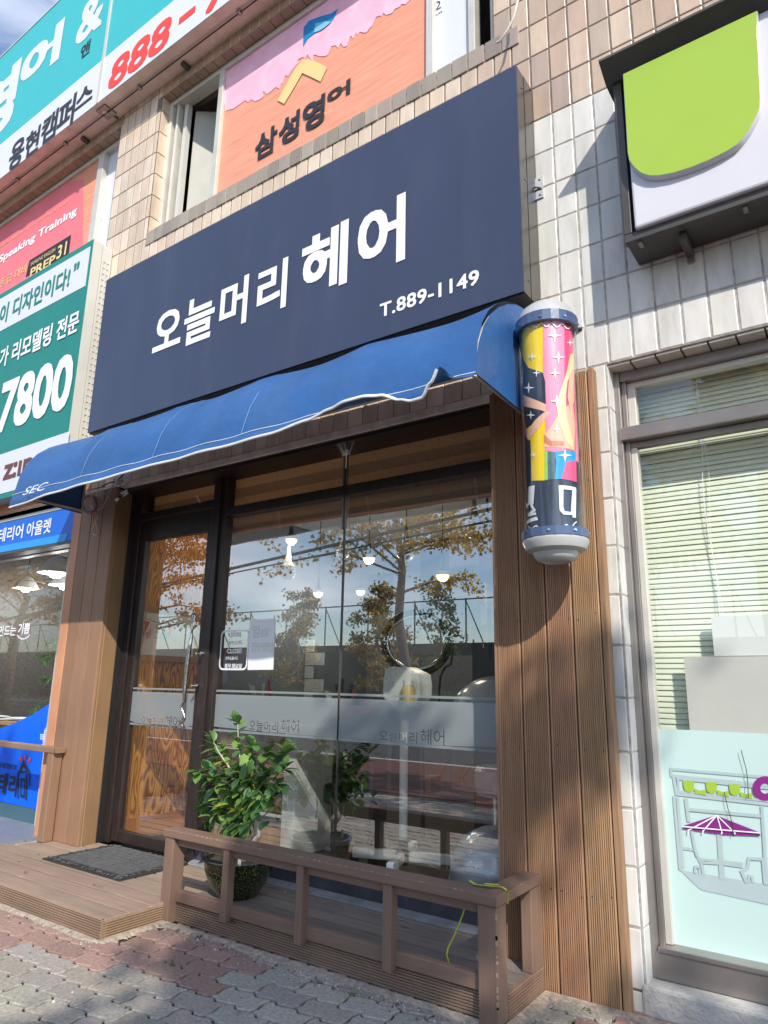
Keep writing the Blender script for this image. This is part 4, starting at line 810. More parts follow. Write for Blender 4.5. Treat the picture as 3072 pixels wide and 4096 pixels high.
# roller blinds inside
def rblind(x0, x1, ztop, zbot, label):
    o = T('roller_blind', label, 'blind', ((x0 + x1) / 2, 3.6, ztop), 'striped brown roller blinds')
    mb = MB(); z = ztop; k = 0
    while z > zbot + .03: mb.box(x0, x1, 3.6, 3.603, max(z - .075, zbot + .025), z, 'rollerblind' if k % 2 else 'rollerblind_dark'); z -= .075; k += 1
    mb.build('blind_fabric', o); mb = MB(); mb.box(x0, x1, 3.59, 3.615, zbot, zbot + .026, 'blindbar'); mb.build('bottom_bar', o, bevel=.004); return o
zbb = onY(H2, 800, 440, 3.6).z
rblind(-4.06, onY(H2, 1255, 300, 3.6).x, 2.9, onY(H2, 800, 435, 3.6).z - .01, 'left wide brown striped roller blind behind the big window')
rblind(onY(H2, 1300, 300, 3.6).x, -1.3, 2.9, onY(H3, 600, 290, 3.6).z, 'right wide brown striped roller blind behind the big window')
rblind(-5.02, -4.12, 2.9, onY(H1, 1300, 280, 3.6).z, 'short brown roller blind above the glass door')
# stickers / notices on glass
hd = T('opening_hours_sticker', 'white outlined opening hours sticker on the salon glass', 'sticker', (-3.8, YF, 1.4))
y = YG - .004; mb = MB()
c = [onY(H2, 300, 1368, y), onY(H2, 420, 1360, y)]; bx0, bx1, bz0, bz1 = onY(H2, 173, 1600, y).x, onY(H2, 425, 1550, y).x, onY(H2, 300, 1726, y).z, onY(H2, 300, 1370, y).z
def rr_(x0, x1, z0, z1, r, n=6):
    o = []
    for cx, cz, a in ((x1 - r, z1 - r, 0), (x0 + r, z1 - r, 90), (x0 + r, z0 + r, 180), (x1 - r, z0 + r, 270)):
        for i in range(n + 1): t = math.radians(a + 90 * i / n); o.append((cx + r * math.cos(t), cz + r * math.sin(t)))
    return o
oo = rr_(bx0, bx1, bz0, bz1, .04); ii = rr_(bx0 + .012, bx1 - .012, bz0 + .012, bz1 - .012, .03); k = len(oo)
mb.add([(x, y, z) for x, z in oo] + [(x, y, z) for x, z in ii], [(i, (i + 1) % k, k + (i + 1) % k, k + i) for i in range(k)], 'letterwhite'); mb.build('outline', hd)
mb = MB()
for body, l, r, b, t, o in (('OPEN', (245, 1410), (356, 1410), (300, 1434), (300, 1390), .03), ('AM.10시', (240, 1480), (358, 1480), (300, 1502), (300, 1464), .02), ('CLOSE', (238, 1555), (367, 1555), (300, 1578), (300, 1536), .03), ('PM.8시', (230, 1615), (330, 1615), (280, 1637), (280, 1600), .02), ('휴무.화요일', (218, 1690), (368, 1690), (300, 1712), (300, 1668), .02)):
    tpx(mb, body, (H2, *l), (H2, *r), (H2, *b), (H2, *t), y, 'letterwhite', o)
mb.build('lettering', hd)
pn = T('paper_notice', 'white paper notice with handwriting taped to the salon window', 'notice', (-3.6, YG, 1.4))
mb = MB(); y = YG - .004; c = [onY(H2, 443, 1283, y), onY(H2, 664, 1268, y), onY(H2, 645, 1722, y), onY(H2, 420, 1725, y)]; mb.poly(c, 'paper', .002); mb.build('paper_sheet', pn)
mb = MB(); y = YG - .0055
for ch, l, r, b, t in (('일', (462, 1400), (525, 1390), (490, 1440), (500, 1330)), ('요', (530, 1400), (570, 1400), (550, 1430), (550, 1365)), ('일', (568, 1400), (605, 1400), (590, 1425), (590, 1355)), ('정', (450, 1520), (500, 1520), (480, 1565), (480, 1480)), ('상', (505, 1520), (545, 1520), (530, 1562), (530, 1480)), ('영', (548, 1520), (595, 1520), (570, 1562), (570, 1480)), ('업', (598, 1520), (645, 1520), (620, 1565), (620, 1480))):
    tpx(mb, ch, (H2, *l), (H2, *r), (H2, *b), (H2, *t), y, 'foamgrey', 0)
mb.build('handwriting', pn)
# ================================================================== BARBER POLE
PC = Vector((-1.182, 3.02, 0)); PR = .158
bpole = T('barber_pole', 'wall mounted barber pole with colourful print and grey domed ends', 'barber pole', (PC.x, PC.y, 1.87))
zT = onY(F, 330, 250, PC.y - .1).z; zBm = onY(F, 360, 1575, PC.y - .1).z
zT = 3.015; zBm = 1.972
def ray_cyl(f, x, y, r):
    d = ray(f, x, y); a = d.x ** 2 + d.y ** 2; b = 2 * (d.x * (CAM.x - PC.x) + d.y * (CAM.y - PC.y)); c = (CAM.x - PC.x) ** 2 + (CAM.y - PC.y) ** 2 - r * r; q = b * b - 4 * a * c
    t = (-b - math.sqrt(max(q, 0))) / (2 * a); p = CAM + d * t; return math.atan2(p.y - PC.y, p.x - PC.x), p.z
mb = MB(); mb.lathe([(.0, .105), (.05, .1), (.09, .085), (.125, .055), (.143, .015), (.147, 0), (.15, 0), (.15, -.005)], (PC.x, PC.y, zT + .035), 'plastic_grey', 48); mb.build('dome_cap', bpole, smooth=True)
mb = MB(); mb.lathe([(.147, .036), (.152, .035), (.152, -.018), (.14, -.022)], (PC.x, PC.y, zT), 'poleblue', 24); mb.build('upper_ring', bpole)
mb = MB(); mb.lathe([(.139, zT), (.139, zBm)], (PC.x, PC.y, 0), 'glass_clear', 64); mb.build('clear_tube', bpole, smooth=True)
RI = .122
mb = MB(); mb.lathe([(RI, 2.31), (RI, zT)], (PC.x, PC.y, 0), 'pinklight', 64); mb.lathe([(RI, zBm), (RI, 2.31)], (PC.x, PC.y, 0), 'ink', 64); mb.build('printed_drum', bpole, smooth=True)
pr = MB()
def cyl(f, pts, lvl, mat):
    r = RI + .001 + lvl * .0007; ap = [ray_cyl(f, a, b, r) for a, b in pts]
    # subdivide edges, triangulate by bmesh then map
    bm = bmesh.new(); dense = []
    for i in range(len(ap)):
        a, b = ap[i], ap[(i + 1) % len(ap)]; n = max(1, int(abs(a[0] - b[0]) / .12))
        dense += [(a[0] + (b[0] - a[0]) * k / n, a[1] + (b[1] - a[1]) * k / n) for k in range(n)]
    vs = [bm.verts.new((p[0], p[1], 0)) for p in dense]
    try: fc = bm.faces.new(vs)
    except Exception: bm.free(); return
    bmesh.ops.triangulate(bm, faces=[fc])
    a0 = min(p[0] for p in dense); a1_ = max(p[0] for p in dense); k = a0 + .1
    while k < a1_:
        bmesh.ops.bisect_plane(bm, geom=bm.verts[:] + bm.edges[:] + bm.faces[:], plane_co=(k, 0, 0), plane_no=(1, 0, 0)); k += .1
    bm.verts.ensure_lookup_table(); bm.verts.index_update()
    pr.add([(PC.x + r * math.cos(v.co.x), PC.y + r * math.sin(v.co.x), v.co.y) for v in bm.verts], [tuple(v.index for v in fc.verts) for fc in bm.faces], mat); bm.free()
cyl(F, [(172, 330), (180, 300), (230, 310), (300, 290), (300, 600), (172, 600)], 0, 'yellow'); cyl(F, [(300, 290), (350, 270), (430, 285), (430, 1060), (310, 1060)], 0, 'pinklight'); cyl(F, [(430, 285), (480, 320), (485, 500), (500, 1060), (430, 1060)], 0, 'pink')
cyl(F, [(176, 480), (215, 560), (300, 590), (315, 640), (320, 800), (300, 880), (200, 930), (180, 780)], 1, 'ink')
cyl(F, [(172, 600), (300, 600), (315, 900), (310, 1240), (232, 1242), (226, 1000), (200, 930)], 0, 'yellow'); cyl(F, [(186, 940), (226, 1000), (232, 1242), (190, 1250)], 1, 'ink')
cyl(F, [(310, 1060), (328, 1060), (330, 1235), (310, 1238)], 1, 'greenstripe'); cyl(F, [(328, 1062), (375, 1068), (372, 1232), (330, 1235)], 1, 'slate'); cyl(F, [(372, 1065), (500, 1065), (500, 1120), (440, 1130), (412, 1230), (372, 1232), (382, 1130)], 2, 'cyanblue'); cyl(F, [(440, 1125), (502, 1120), (505, 1250), (412, 1230)], 2, 'pink')
cyl(F, [(180, 715), (320, 780), (318, 825), (185, 790)], 2, 'skin'); cyl(F, [(320, 820), (345, 830), (270, 930), (215, 1000), (200, 975), (250, 880)], 2, 'skin')
cyl(F, [(400, 830), (480, 760), (495, 900), (490, 1060), (310, 1040), (310, 960), (350, 920)], 2, 'skin'); cyl(F, [(308, 960), (350, 1000), (430, 1005), (430, 1030), (350, 1035), (308, 1010)], 3, 'skinshade')
cyl(F, [(465, 480), (488, 470), (490, 560), (450, 640), (440, 720), (440, 850), (480, 990), (490, 1065), (440, 1000), (395, 880), (385, 790), (400, 720), (440, 600)], 4, 'blonde'); cyl(F, [(460, 600), (488, 560), (490, 760), (468, 820), (450, 740)], 5, 'skin')
def star(cx, cy, s, lv=6): cyl(F, [(cx, cy - s), (cx + s * .16, cy - s * .16), (cx + s, cy), (cx + s * .16, cy + s * .16), (cx, cy + s), (cx - s * .16, cy + s * .16), (cx - s, cy), (cx - s * .16, cy - s * .16)], lv, 'letterwhite')
for a, b, s in ((372, 365, 45), (465, 408, 22), (395, 495, 42), (235, 492, 28), (375, 592, 36), (262, 590, 26), (215, 680, 36), (385, 760, 42), (228, 845, 28), (385, 930, 28), (435, 1088, 44), (243, 1085, 20)): star(a, b, s)
def cstroke(pts, w_, lv, mat='letterwhite'):
    for i in range(len(pts) - 1):
        a = Vector(pts[i]); b = Vector(pts[i + 1]); d = (b - a)
        if d.length < 1: continue
        d.normalize(); n_ = Vector((-d.y, d.x)) * w_ / 2; a = a - d * w_ * .3; b = b + d * w_ * .3
        cyl(F, [tuple(a - n_), tuple(b - n_), tuple(b + n_), tuple(a + n_)], lv + (i % 2) * .3, mat)
for (y0, amp) in ((300, 12), (1528, 12)):
    pts = []
    for i in range(25):
        x = 180 + i * 12.6 if y0 < 1000 else 215 + i * 12; pts.append((x, y0 + amp * math.sin(i * 1.25) - .0009 * (x - 330) ** 2 * (1 if y0 < 1000 else -1) * -1))
    cstroke(pts, 7, 7)
cyl(F, [(396, 1268), (500, 1282), (504, 1305), (425, 1292), (424, 1400), (432, 1425), (470, 1430), (478, 1300), (502, 1302), (500, 1465), (480, 1462), (480, 1448), (425, 1445), (402, 1420)], 7, 'letterwhite')
cyl(F, [(215, 1278), (252, 1268), (244, 1385), (212, 1385)], 7, 'letterwhite'); cstroke([(192, 1400), (225, 1375), (250, 1420), (215, 1450), (255, 1440)], 15, 7); cstroke([(196, 1500), (262, 1470)], 22, 7); cstroke([(188, 1370), (205, 1400)], 14, 7)
pr.build('printed_artwork', bpole)
mb = MB(); mb.lathe([(.14, .02), (.153, .018), (.153, -.02), (.145, -.024)], (PC.x, PC.y, zBm), 'poleblue', 16); mb.build('lower_ring', bpole)
mb = MB(); mb.lathe([(.145, -.02), (.15, -.026), (.15, -.036), (.135, -.068), (.108, -.08), (.102, -.08), (.098, -.1), (.084, -.115), (.066, -.122), (.06, -.115), (.0, -.11)], (PC.x, PC.y, zBm), 'plastic_grey', 48); mb.build('lower_cap', bpole, smooth=True)
mb = MB()
for k in range(8):
    a = k * .785 + .2; mb.tube([(PC.x + .152 * math.cos(a), PC.y + .152 * math.sin(a), zT + .0), (PC.x + .157 * math.cos(a), PC.y + .157 * math.sin(a), zT)], .006, 'chrome', 8); mb.tube([(PC.x + .152 * math.cos(a), PC.y + .152 * math.sin(a), zBm), (PC.x + .157 * math.cos(a), PC.y + .157 * math.sin(a), zBm)], .006, 'chrome', 8)
mb.build('screws', bpole)
mb = MB(); mb.box(PC.x - .03, PC.x + .03, PC.y + .12, YW - .002, zT + .0, zT + .04, 'steel'); mb.box(PC.x - .03, PC.x + .03, PC.y + .12, 3.246, zBm - .03, zBm + .01, 'steel'); hq = onY(F, 527, 330, YW); mb.tube([(hq.x - .03, YW - .01, hq.z), (hq.x, YW - .004, hq.z), (hq.x + .004, YW + .002, hq.z)], .01, 'black', 8); mb.build('wall_mount', bpole)
# ================================================================== STEP, RAILED DECK
st = T('timber_step', 'low timber entrance step with ribbed edge boards before the door', 'step', (-4.6, 2.8, 0))
random.seed(31)
mb = MB(); y = 2.43
for i in range(7):
    x0, x1 = (-5.42 if i > 3 else -7.2), -3.45; mb.box(x0, x1, y + .006, min(y + .133, 3.55), .078, .1 + random.uniform(-.001, .001), 'wood_deck', jit((.3, .215, .165), .09)); y += .143
    if y > 3.52: break
mb.build('deck_boards', st, bevel=.003)
mb = MB(); ribbed(mb, (-7.2, 2.43, .0), (0, 0, 1), (0, -1, 0), (3.748, 0, 0), .096, 'wood_skirt', (.27, .185, .125), pitch=.0115, dep=.005); ribbed(mb, (-3.452, 2.428, .0), (0, 0, 1), (1, 0, 0), (0, .5, 0), .096, 'wood_skirt', (.32, .21, .125), pitch=.0115, dep=.005); mb.build('edge_board', st)
mb = MB(); mb.box(-7.1, -3.5, 2.5, 3.5, -.01, .05, 'black'); mb.build('underframe', st)
tf = MB(); random.seed(4)
for i in range(6):
    for j in range(4):
        tf.box(-7.9 + i * .4 + .004, -7.9 + i * .4 + .396, 2.72 + j * .2 + .003, 2.72 + j * .2 + .197, .085, .104 + .0006 * ((i + j) % 3), 'tilefloor')
tf.box(-8, -5.43, 2.6, 3.6, 0, .084, 'concrete'); o = tf.build('tiled_terrace'); struct(o)
dk = T('railed_deck', 'narrow raised timber deck with low brown railing under the big window', 'deck', (-2.4, 3.0, 0))
XA, XB, YA = -3.475, -1.41, 2.80
mb = MB(); y = YA + .055
for i in range(5):
    mb.box(XA + .03, XB - .02, y + .006, min(y + .121, 3.46), .078, .1, 'wood_deck', jit((.2, .165, .145), .08)); y += .13
    if y > 3.44: break
mb.build('deck_boards', dk, bevel=.003)
mb = MB(); mb.box(XA + .05, XB - .04, YA + .1, 3.4, 0, .055, 'black'); mb.build('underframe', dk)
mb = MB(); ribbed(mb, (XA + .03, YA + .052, 0), (0, 0, 1), (0, -1, 0), (XB - XA - .1, 0, 0), .105, 'wood_skirt', (.24, .16, .115), pitch=.0115, dep=.005); ribbed(mb, (XB - .0, YA + .09, 0), (0, 0, 1), (1, 0, 0), (0, .37, 0), .1, 'wood_skirt', (.23, .145, .1), pitch=.0115, dep=.005); mb.build('edge_board', dk)
mb = MB(); mb.box(XA + .085, XB - .095, YA + .03, YA + .065, .106, .165, 'wood_rail_x'); mb.build('bottom_rail', dk, bevel=.004)
RZ = .476
mb = MB(); mb.box(XA - .02, XB + .01, YA - .012, YA + .088, RZ - .042, RZ, 'wood_rail_x'); mb.build('top_rail', dk, bevel=.005)
mb = MB(); mb.box(XB - .088, XB + .0095, YA + .0885, 3.243, RZ - .043, RZ - .001, 'wood_rail_y'); mb.build('side_rail', dk, bevel=.005)
mb = MB(); mb.box(XA + .07, XB - .09, YA + .025, YA + .06, RZ - .085, RZ - .044, 'wood_rail_x'); mb.build('under_rail', dk, bevel=.003)
def post(x0, x1, y0, y1, z0, z1):
    mb = MB(); mb.box(x0, x1, y0, y1, z0, z1, 'wood_rail_z'); mb.build('post', dk, bevel=.005)
post(XA - .005, XA + .068, YA - .005, YA + .085, -.005, RZ - .043); post(XB - .085, XB + .002, YA - .002, YA + .087, -.005, RZ - .043); post(XB - .048, XB + .004, 3.13, 3.24, .1, RZ - .044)
for q in ((440, 1250), (1050, 1370)):
    x = onY(H6, *q, YA + .01).x; post(x - .022, x + .022, YA - .004, YA + .05, .085, RZ - .043)
x = onY(H7, 285, 1300, YA + .01).x; post(x - .024, x + .024, YA - .004, YA + .05, .085, RZ - .043)
mb = MB(); random.seed(19)
for k in range(14):
    z_ = random.uniform(.03, .42); h_ = random.uniform(.004, .02); mb.box(XB - .004, XB + .0035, YA - .0035, YA + random.uniform(-.001, .003), z_, z_ + h_, 'chip')
for k in range(40):
    x_ = random.uniform(XA + .05, XB - .1); mb.box(x_, x_ + random.uniform(.003, .012), YA - .0135, YA - .011, RZ - random.uniform(.003, .006), RZ + .0004, 'chip')
mb.build('worn_paint', dk)
# ribbon
rb = T('ribbon', 'yellow green plastic ribbon tied around the railing corner', 'ribbon', (-1.5, YA, RZ))
mb = MB()
def ribbon(pts, wd, mat='ribbon'):
    vs = []
    for i, p in enumerate(pts):
        p = Vector(p); d = (Vector(pts[min(i + 1, len(pts) - 1)]) - Vector(pts[max(0, i - 1)])).normalized(); s = Vector((.6, -.3, .2)) if abs(d.z) > .6 else d.cross(Vector((0, 0, 1))); s.normalize(); vs += [p - s * wd, p + s * wd]
    mb.add(vs, [(2 * i, 2 * i + 1, 2 * i + 3, 2 * i + 2) for i in range(len(pts) - 1)], mat)
pr1 = [onZ(H7, a, b, RZ + .003 + c) for a, b, c in [(885, 1150, 0), (925, 1178, .004), (985, 1185, .008), (1040, 1190, .012), (1090, 1192, .006), (1130, 1200, .002), (1150, 1215, .001)]]
ribbon(pr1, .007); ribbon([(p.x, p.y + .012, p.z + .004) for p in pr1[2:5]], .009)
e = pr1[-1]; ribbon([e, (XB + .013, e.y - .012, RZ - .004), (XB + .014, e.y - .014, RZ - .03), (XB + .013, e.y - .018, RZ - .045)], .006)
ribbon([(onY(H7, a, b, YA + .10)) for a, b in [(850, 1345), (835, 1400), (800, 1490), (760, 1580), (725, 1650), (715, 1700), (735, 1765)]], .0065)
mb.build('ribbon_strip', rb, smooth=True)
# left handrail
hr = T('timber_handrail', 'light brown timber handrail and post by the left pillar', 'handrail', (-5.35, 3.18, .1))
mb = MB(); mb.box(-7.5, -5.285, 3.14, 3.225, .735, .775, 'wood_left', (.27, .165, .1)); mb.build('rail', hr, bevel=.004)
mb = MB(); mb.box(-5.40, -5.32, 3.145, 3.225, .1, .734, 'wood_left', (.27, .16, .1)); mb.build('post', hr, bevel=.006)
# door mat
mt = T('door_mat', 'black rubber doormat with brick pattern before the glass door', 'mat', (-4.45, 3.15, .1))
mb = MB(); mx0, mx1, my0, my1 = -4.86, -3.985, 2.885, 3.44; mb.box(mx0, mx1, my0, my1, .101, .108, 'rubberdark'); mb.build('mat_base', mt, bevel=.003)
mb = MB(); random.seed(6)
y = my0 + .075
while y < my1 - .08:
    x = mx0 + .08 + random.uniform(-.03, 0)
    while x < mx1 - .08:
        w_ = random.choice([.07, .1, .13]); h_ = .048; xa, xb = max(x, mx0 + .075), min(x + w_, mx1 - .075)
        if xb - xa > .02: mb.box(xa + .005, xb - .005, y + .004, y + h_ - .004, .107, .1175, 'rubber')
        x += w_
    y += .05
for i in range(150):
    s = random.choice([(random.uniform(mx0 + .01, mx1 - .03), random.choice([my0 + .01 + random.random() * .045, my1 - .055 + random.random() * .04])), (random.choice([mx0 + .01 + random.random() * .05, mx1 - .06 + random.random() * .04]), random.uniform(my0, my1 - .02))]); a = random.random() * 3
    mb.tube([(s[0] + .012 * math.cos(a + t), s[1] + .012 * math.sin(a + t), .112) for t in (0, .7, 1.4, 2.1)], .003, 'rubber', 5)
mb.build('raised_pattern', mt, bevel=.001)
# ================================================================== POTTED PLANT
pc = onZ(H6, 575, 1620, .1); px0 = onY(H6, 300, 1340, pc.y).x; px1_ = onY(H6, 775, 1360, pc.y).x
pr_ = (px1_ - px0) / 2 * .86; pcx = (px0 + px1_) / 2 + .03; pcy = 3.14; ztop = onY(H6, 540, 1345, pcy).z; ztop = max(ztop, .3)
pl = T('potted_plant', 'bushy ficus in a glossy dark green pot behind the low railing', 'plant', (pcx, pcy, .1))
hgt = ztop - .1
mb = MB(); mb.lathe([(0, .002), (pr_ * .55, .002), (pr_ * .62, hgt * .1), (pr_ * .8, hgt * .35), (pr_ * .95, hgt * .7), (pr_ * .99, hgt * .9), (pr_ * 1.0, hgt * .96), (pr_ * .97, hgt), (pr_ * .9, hgt), (pr_ * .88, hgt * .9), (0, hgt * .88)], (pcx, pcy, .1), 'glaze', 56); mb.build('pot', pl, smooth=True)
mb = MB(); mb.lathe([(pr_ * .93, hgt * .985), (pr_ * 1.03, hgt * .985), (pr_ * 1.03, hgt * 1.02), (pr_ * .93, hgt * 1.02)], (pcx, pcy, .1), 'glaze', 56); mb.build('pot_rim', pl, smooth=True)
mb = MB(); mb.lathe([(pr_ * .9, hgt * .92), (0, hgt * .95)], (pcx, pcy, .1), 'soil', 24); mb.build('soil', pl)
mb = MB(); random.seed(14); tips = []
def PP(a, b, dy=0): return onY(H6, a, b, pcy + dy)
base = Vector((pcx + .02, pcy, .1 + hgt * .9))
mb.tube([base, PP(690, 1120), PP(672, 1040), PP(640, 960), PP(600, 850), PP(570, 700), PP(540, 560), PP(535, 420), PP(525, 330), PP(520, 200)], [.02, .022, .02, .016, .012, .009, .006, .004, .003, .002], 'palebark', 8)
stems = [((600, 850), (450, 700), (290, 570), (200, 590)), ((600, 850), (480, 760), (380, 700), (270, 760)), ((570, 700), (450, 560), (360, 430), (320, 350)), ((570, 700), (480, 600), (400, 500), (380, 400)), ((600, 850), (720, 700), (850, 550), (930, 440)), ((570, 700), (680, 600), (720, 500), (760, 440)), ((610, 870), (730, 780), (800, 690), (850, 700)), ((600, 850), (500, 880), (380, 890), (250, 880)), ((610, 900), (560, 950), (500, 960), (470, 1040)), ((560, 700), (560, 560), (620, 450), (640, 400)), ((600, 860), (650, 800), (690, 740), (740, 800)), ((610, 900), (440, 900), (340, 930), (300, 990)), ((600, 850), (620, 900), (590, 980), (560, 1040)), ((600, 700), (480, 640), (420, 600), (300, 640)), ((600, 800), (700, 760), (780, 620), (900, 580))]
for s in stems:
    dy0 = random.uniform(-.16, .13); pts = [PP(*s[0]), PP(*s[1], dy0 * .35), PP(*s[2], dy0 * .75), PP(*s[3], dy0)]; mb.tube(pts, [.008, .006, .004, .002], 'palebark', 6); tips.append(pts)
mb.tube([base + Vector((.02, 0, 0)), PP(740, 1080), PP(745, 1010), PP(730, 990)], [.004, .003, .002, .001], 'palebark', 5)
mb.build('trunk', pl, smooth=True)
lv = MB()
def leaf(mb, p, d, up, s, col, mat='leaf', wr=.6, bend=.25):
    d = d.normalized(); side = d.cross(up); 
    if side.length < 1e-4: side = d.orthogonal()
    side.normalize(); nn = side.cross(d); prof_ = [(0, 0), (.25, .75), (.55, 1), (.8, .7), (1, 0)]
    c = [p + d * s * t - nn * s * bend * t * t for t, _ in prof_]; l = [c[i] + side * s * wr * prof_[i][1] * .5 + nn * s * .06 * prof_[i][1] for i in (1, 2, 3)]; r = [c[i] - side * s * wr * prof_[i][1] * .5 + nn * s * .06 * prof_[i][1] for i in (1, 2, 3)]
    mb.add(c + l + r, [(0, 1, 5), (1, 2, 6, 5), (2, 3, 7, 6), (3, 4, 7), (0, 8, 1), (1, 8, 9, 2), (2, 9, 10, 3), (3, 10, 4)], mat, col)
def lc():
    k = random.random()
    return jit((.09, .21, .07), .35) if k < .6 else (jit((.2, .34, .08), .25) if k < .95 else (.5, .45, .02))
for pts in tips + [[PP(600, 850), PP(560, 700), PP(540, 500), PP(525, 330), PP(520, 190)]]:
    for seg in range(1, len(pts)):
        a, b = pts[seg - 1], pts[seg]; n = 7 if seg > 1 else 4
        for k in range(n):
            q = a.lerp(b, (k + random.random()) / n); d = Vector((random.gauss(0, 1), random.gauss(-.3, 1), random.gauss(-.1, .7))); leaf(lv, q, d + (b - a).normalized() * .8, Vector((0, 0, 1)), random.uniform(.06, .11), lc())
    e = pts[-1]; dd = (pts[-1] - pts[-2]).normalized()
    for k in range(8):
        d = dd * .9 + Vector((random.gauss(0, .7), random.gauss(0, .7), random.gauss(0, .4))); leaf(lv, e, d, Vector((0, 0, 1)), random.uniform(.06, .1), jit((.11, .24, .05), .25))
for k in range(270):
    q = PP(random.gauss(575, 108), random.gauss(720, 155), random.uniform(-.15, .12)); leaf(lv, q, Vector((random.gauss(0, 1), random.gauss(-.5, 1), random.gauss(-.4, .6))), Vector((0, 0, 1)), random.uniform(.055, .1), lc())
lv.build('leaves', pl, smooth=True)
mb = MB(); q = PP(535, 1320, -.1); mb.box(q.x - .012, q.x + .012, q.y, q.y + .002, q.z - .03, q.z + .02, 'paper'); mb.build('plant_tag', pl)
# ================================================================== RIGHT WINDOW
rw = T('steel_window', 'steel framed shop window with a thick transom on the right', 'window', (0, 3.45, .1))
mb = MB(); mb.box(-.985, -.955, 3.40, 3.50, .107, 2.88, 'steel'); mb.box(-.954, -.93, 3.43, 3.50, .107, 2.86, 'steel'); mb.box(-.955, 2.9, 3.41, 3.50, 2.83, 2.88, 'steel')
mb.box(-.93, 2.9, 3.45, 3.5, 2.80, 2.829, 'alu'); mb.build('outer_frame', rw, bevel=.003)
zr1 = onY(W3, 215, 770, 3.39).z; zr2 = onY(W3, 217, 898, 3.39).z
mb = MB(); mb.box(-.965, 2.9, 3.385, 3.49, zr2, zr1, 'steel'); mb.box(-.95, 2.9, 3.44, 3.49, zr2 - .03, zr2 - .001, 'steel'); mb.build('transom_bar', rw, bevel=.004)
mb = MB(); mb.box(-.962, 2.9, 3.395, 3.49, .11, .215, 'steel'); mb.box(-.95, 2.9, 3.385, 3.48, .216, .235, 'steel'); mb.box(-.93, -.90, 3.44, 3.49, .236, zr2 - .03, 'alu'); mb.box(-.93, -.89, 3.445, 3.49, zr1, 2.8, 'alu'); mb.build('kick_plate', rw, bevel=.003)
mb = MB(); mb.poly([(-.9, 3.475, .22), (2.9, 3.475, .22), (2.9, 3.475, zr2), (-.9, 3.475, zr2)], 'glass_dark'); mb.poly([(-.9, 3.475, zr1), (2.9, 3.475, zr1), (2.9, 3.475, 2.81), (-.9, 3.475, 2.81)], 'glass_dark'); mb.build('pane', rw)
vb = T('venetian_blind', 'pale green venetian blind behind the right shop window', 'blind', (0, 3.6, .9))
mb = MB(); z = 2.86; random.seed(12); sg = math.radians(73)
while z > .92:
    sk = .006 * math.sin(z * 7); xa = -.94 + (.02 * math.sin(z * 3)); dy, dz = .0125 * math.cos(sg), .0125 * math.sin(sg); tl = random.uniform(-.002, .002)
    pts = []
    for t in (-1, -.33, .33, 1): pts.append((t, (1 - t * t) * .002))
    vs = []
    for x in (xa, 2.8):
        for t, h in pts: vs.append((x, 3.57 + t * dy * 1.15 - h, z + t * dz * 1.15 + (tl if x == xa else 0)))
    mb.add(vs, [(i, i + 1, 5 + i, 4 + i) for i in range(3)], 'blind'); z -= .0255
mb.build('slats', vb, smooth=True)
mb = MB()
for x in (-.62, -.02): mb.tube([(x + .012 * math.sin(i * .7), 3.545, 2.86 - i * .1) for i in range(20)], .0018, 'paper', 5); mb.tube([(x + .012 - .01 * math.sin(i * .9), 3.547, 2.86 - i * .1) for i in range(20)], .0014, 'paper', 5)
mb.build('cords', vb)
mb = MB(); mb.box(-1, 2.9, 3.9, 4.0, .1, 3, 'roomwall'); mb.box(-1, 2.9, 3.5, 4.0, 2.9, 2.95, 'roomwall'); mb.build('inner_wall', bld)
fs_ = T('foam_sheet', 'upper pale blue white board leaning against the blind', 'board', (-.3, 3.5, 1.5)); 
x_, zt_, zb2_ = onY(H4, 1312, 500, 3.5).x, onY(H4, 1400, 408, 3.5).z, onY(H4, 1400, 655, 3.5).z
mb = MB(); mb.box(x_, 1.5, 3.503, 3.515, zb2_, zt_, 'foam'); mb.build('board_sheet', fs_)
f2 = T('foam_sheet', 'lower beige grey board leaning behind the mint window film', 'board', (-.3, 3.5, 1.2)); x2, z2t, z2b = onY(H4, 1150, 800, 3.5).x, onY(H4, 1250, 660, 3.5).z, onY(H4, 1250, 1120, 3.5).z
mb = MB(); mb.box(x2, 1.5, 3.497, 3.502, z2b - .03, z2t, 'foamgrey'); mb.build('board_sheet', f2)
mf = T('window_film', 'mint coloured window poster with a purple parasol cafe drawing', 'poster', (-.3, 3.47, .3)); y = 3.468
mb = MB(); pts = [onY(H8, a, b, y) for a, b in [(843, 0), (870, 400), (900, 960), (925, 1120), (975, 1325)]]; a_ = onY(H4, 905, 1102, y); 
zbot = pts[-1].z; mb.poly([a_] + pts + [Vector((1.3, y, zbot)), Vector((1.3, y, a_.z))], 'mint', .002); mb.build('film_sheet', mf)
mb = MB(); y -= .003
def ps(pts, w_=.009, mat='mintline', yy=None): pstroke(mb, H8, pts, w_ * (1.7 if mat == 'mintline' else 1), yy or y, mat)
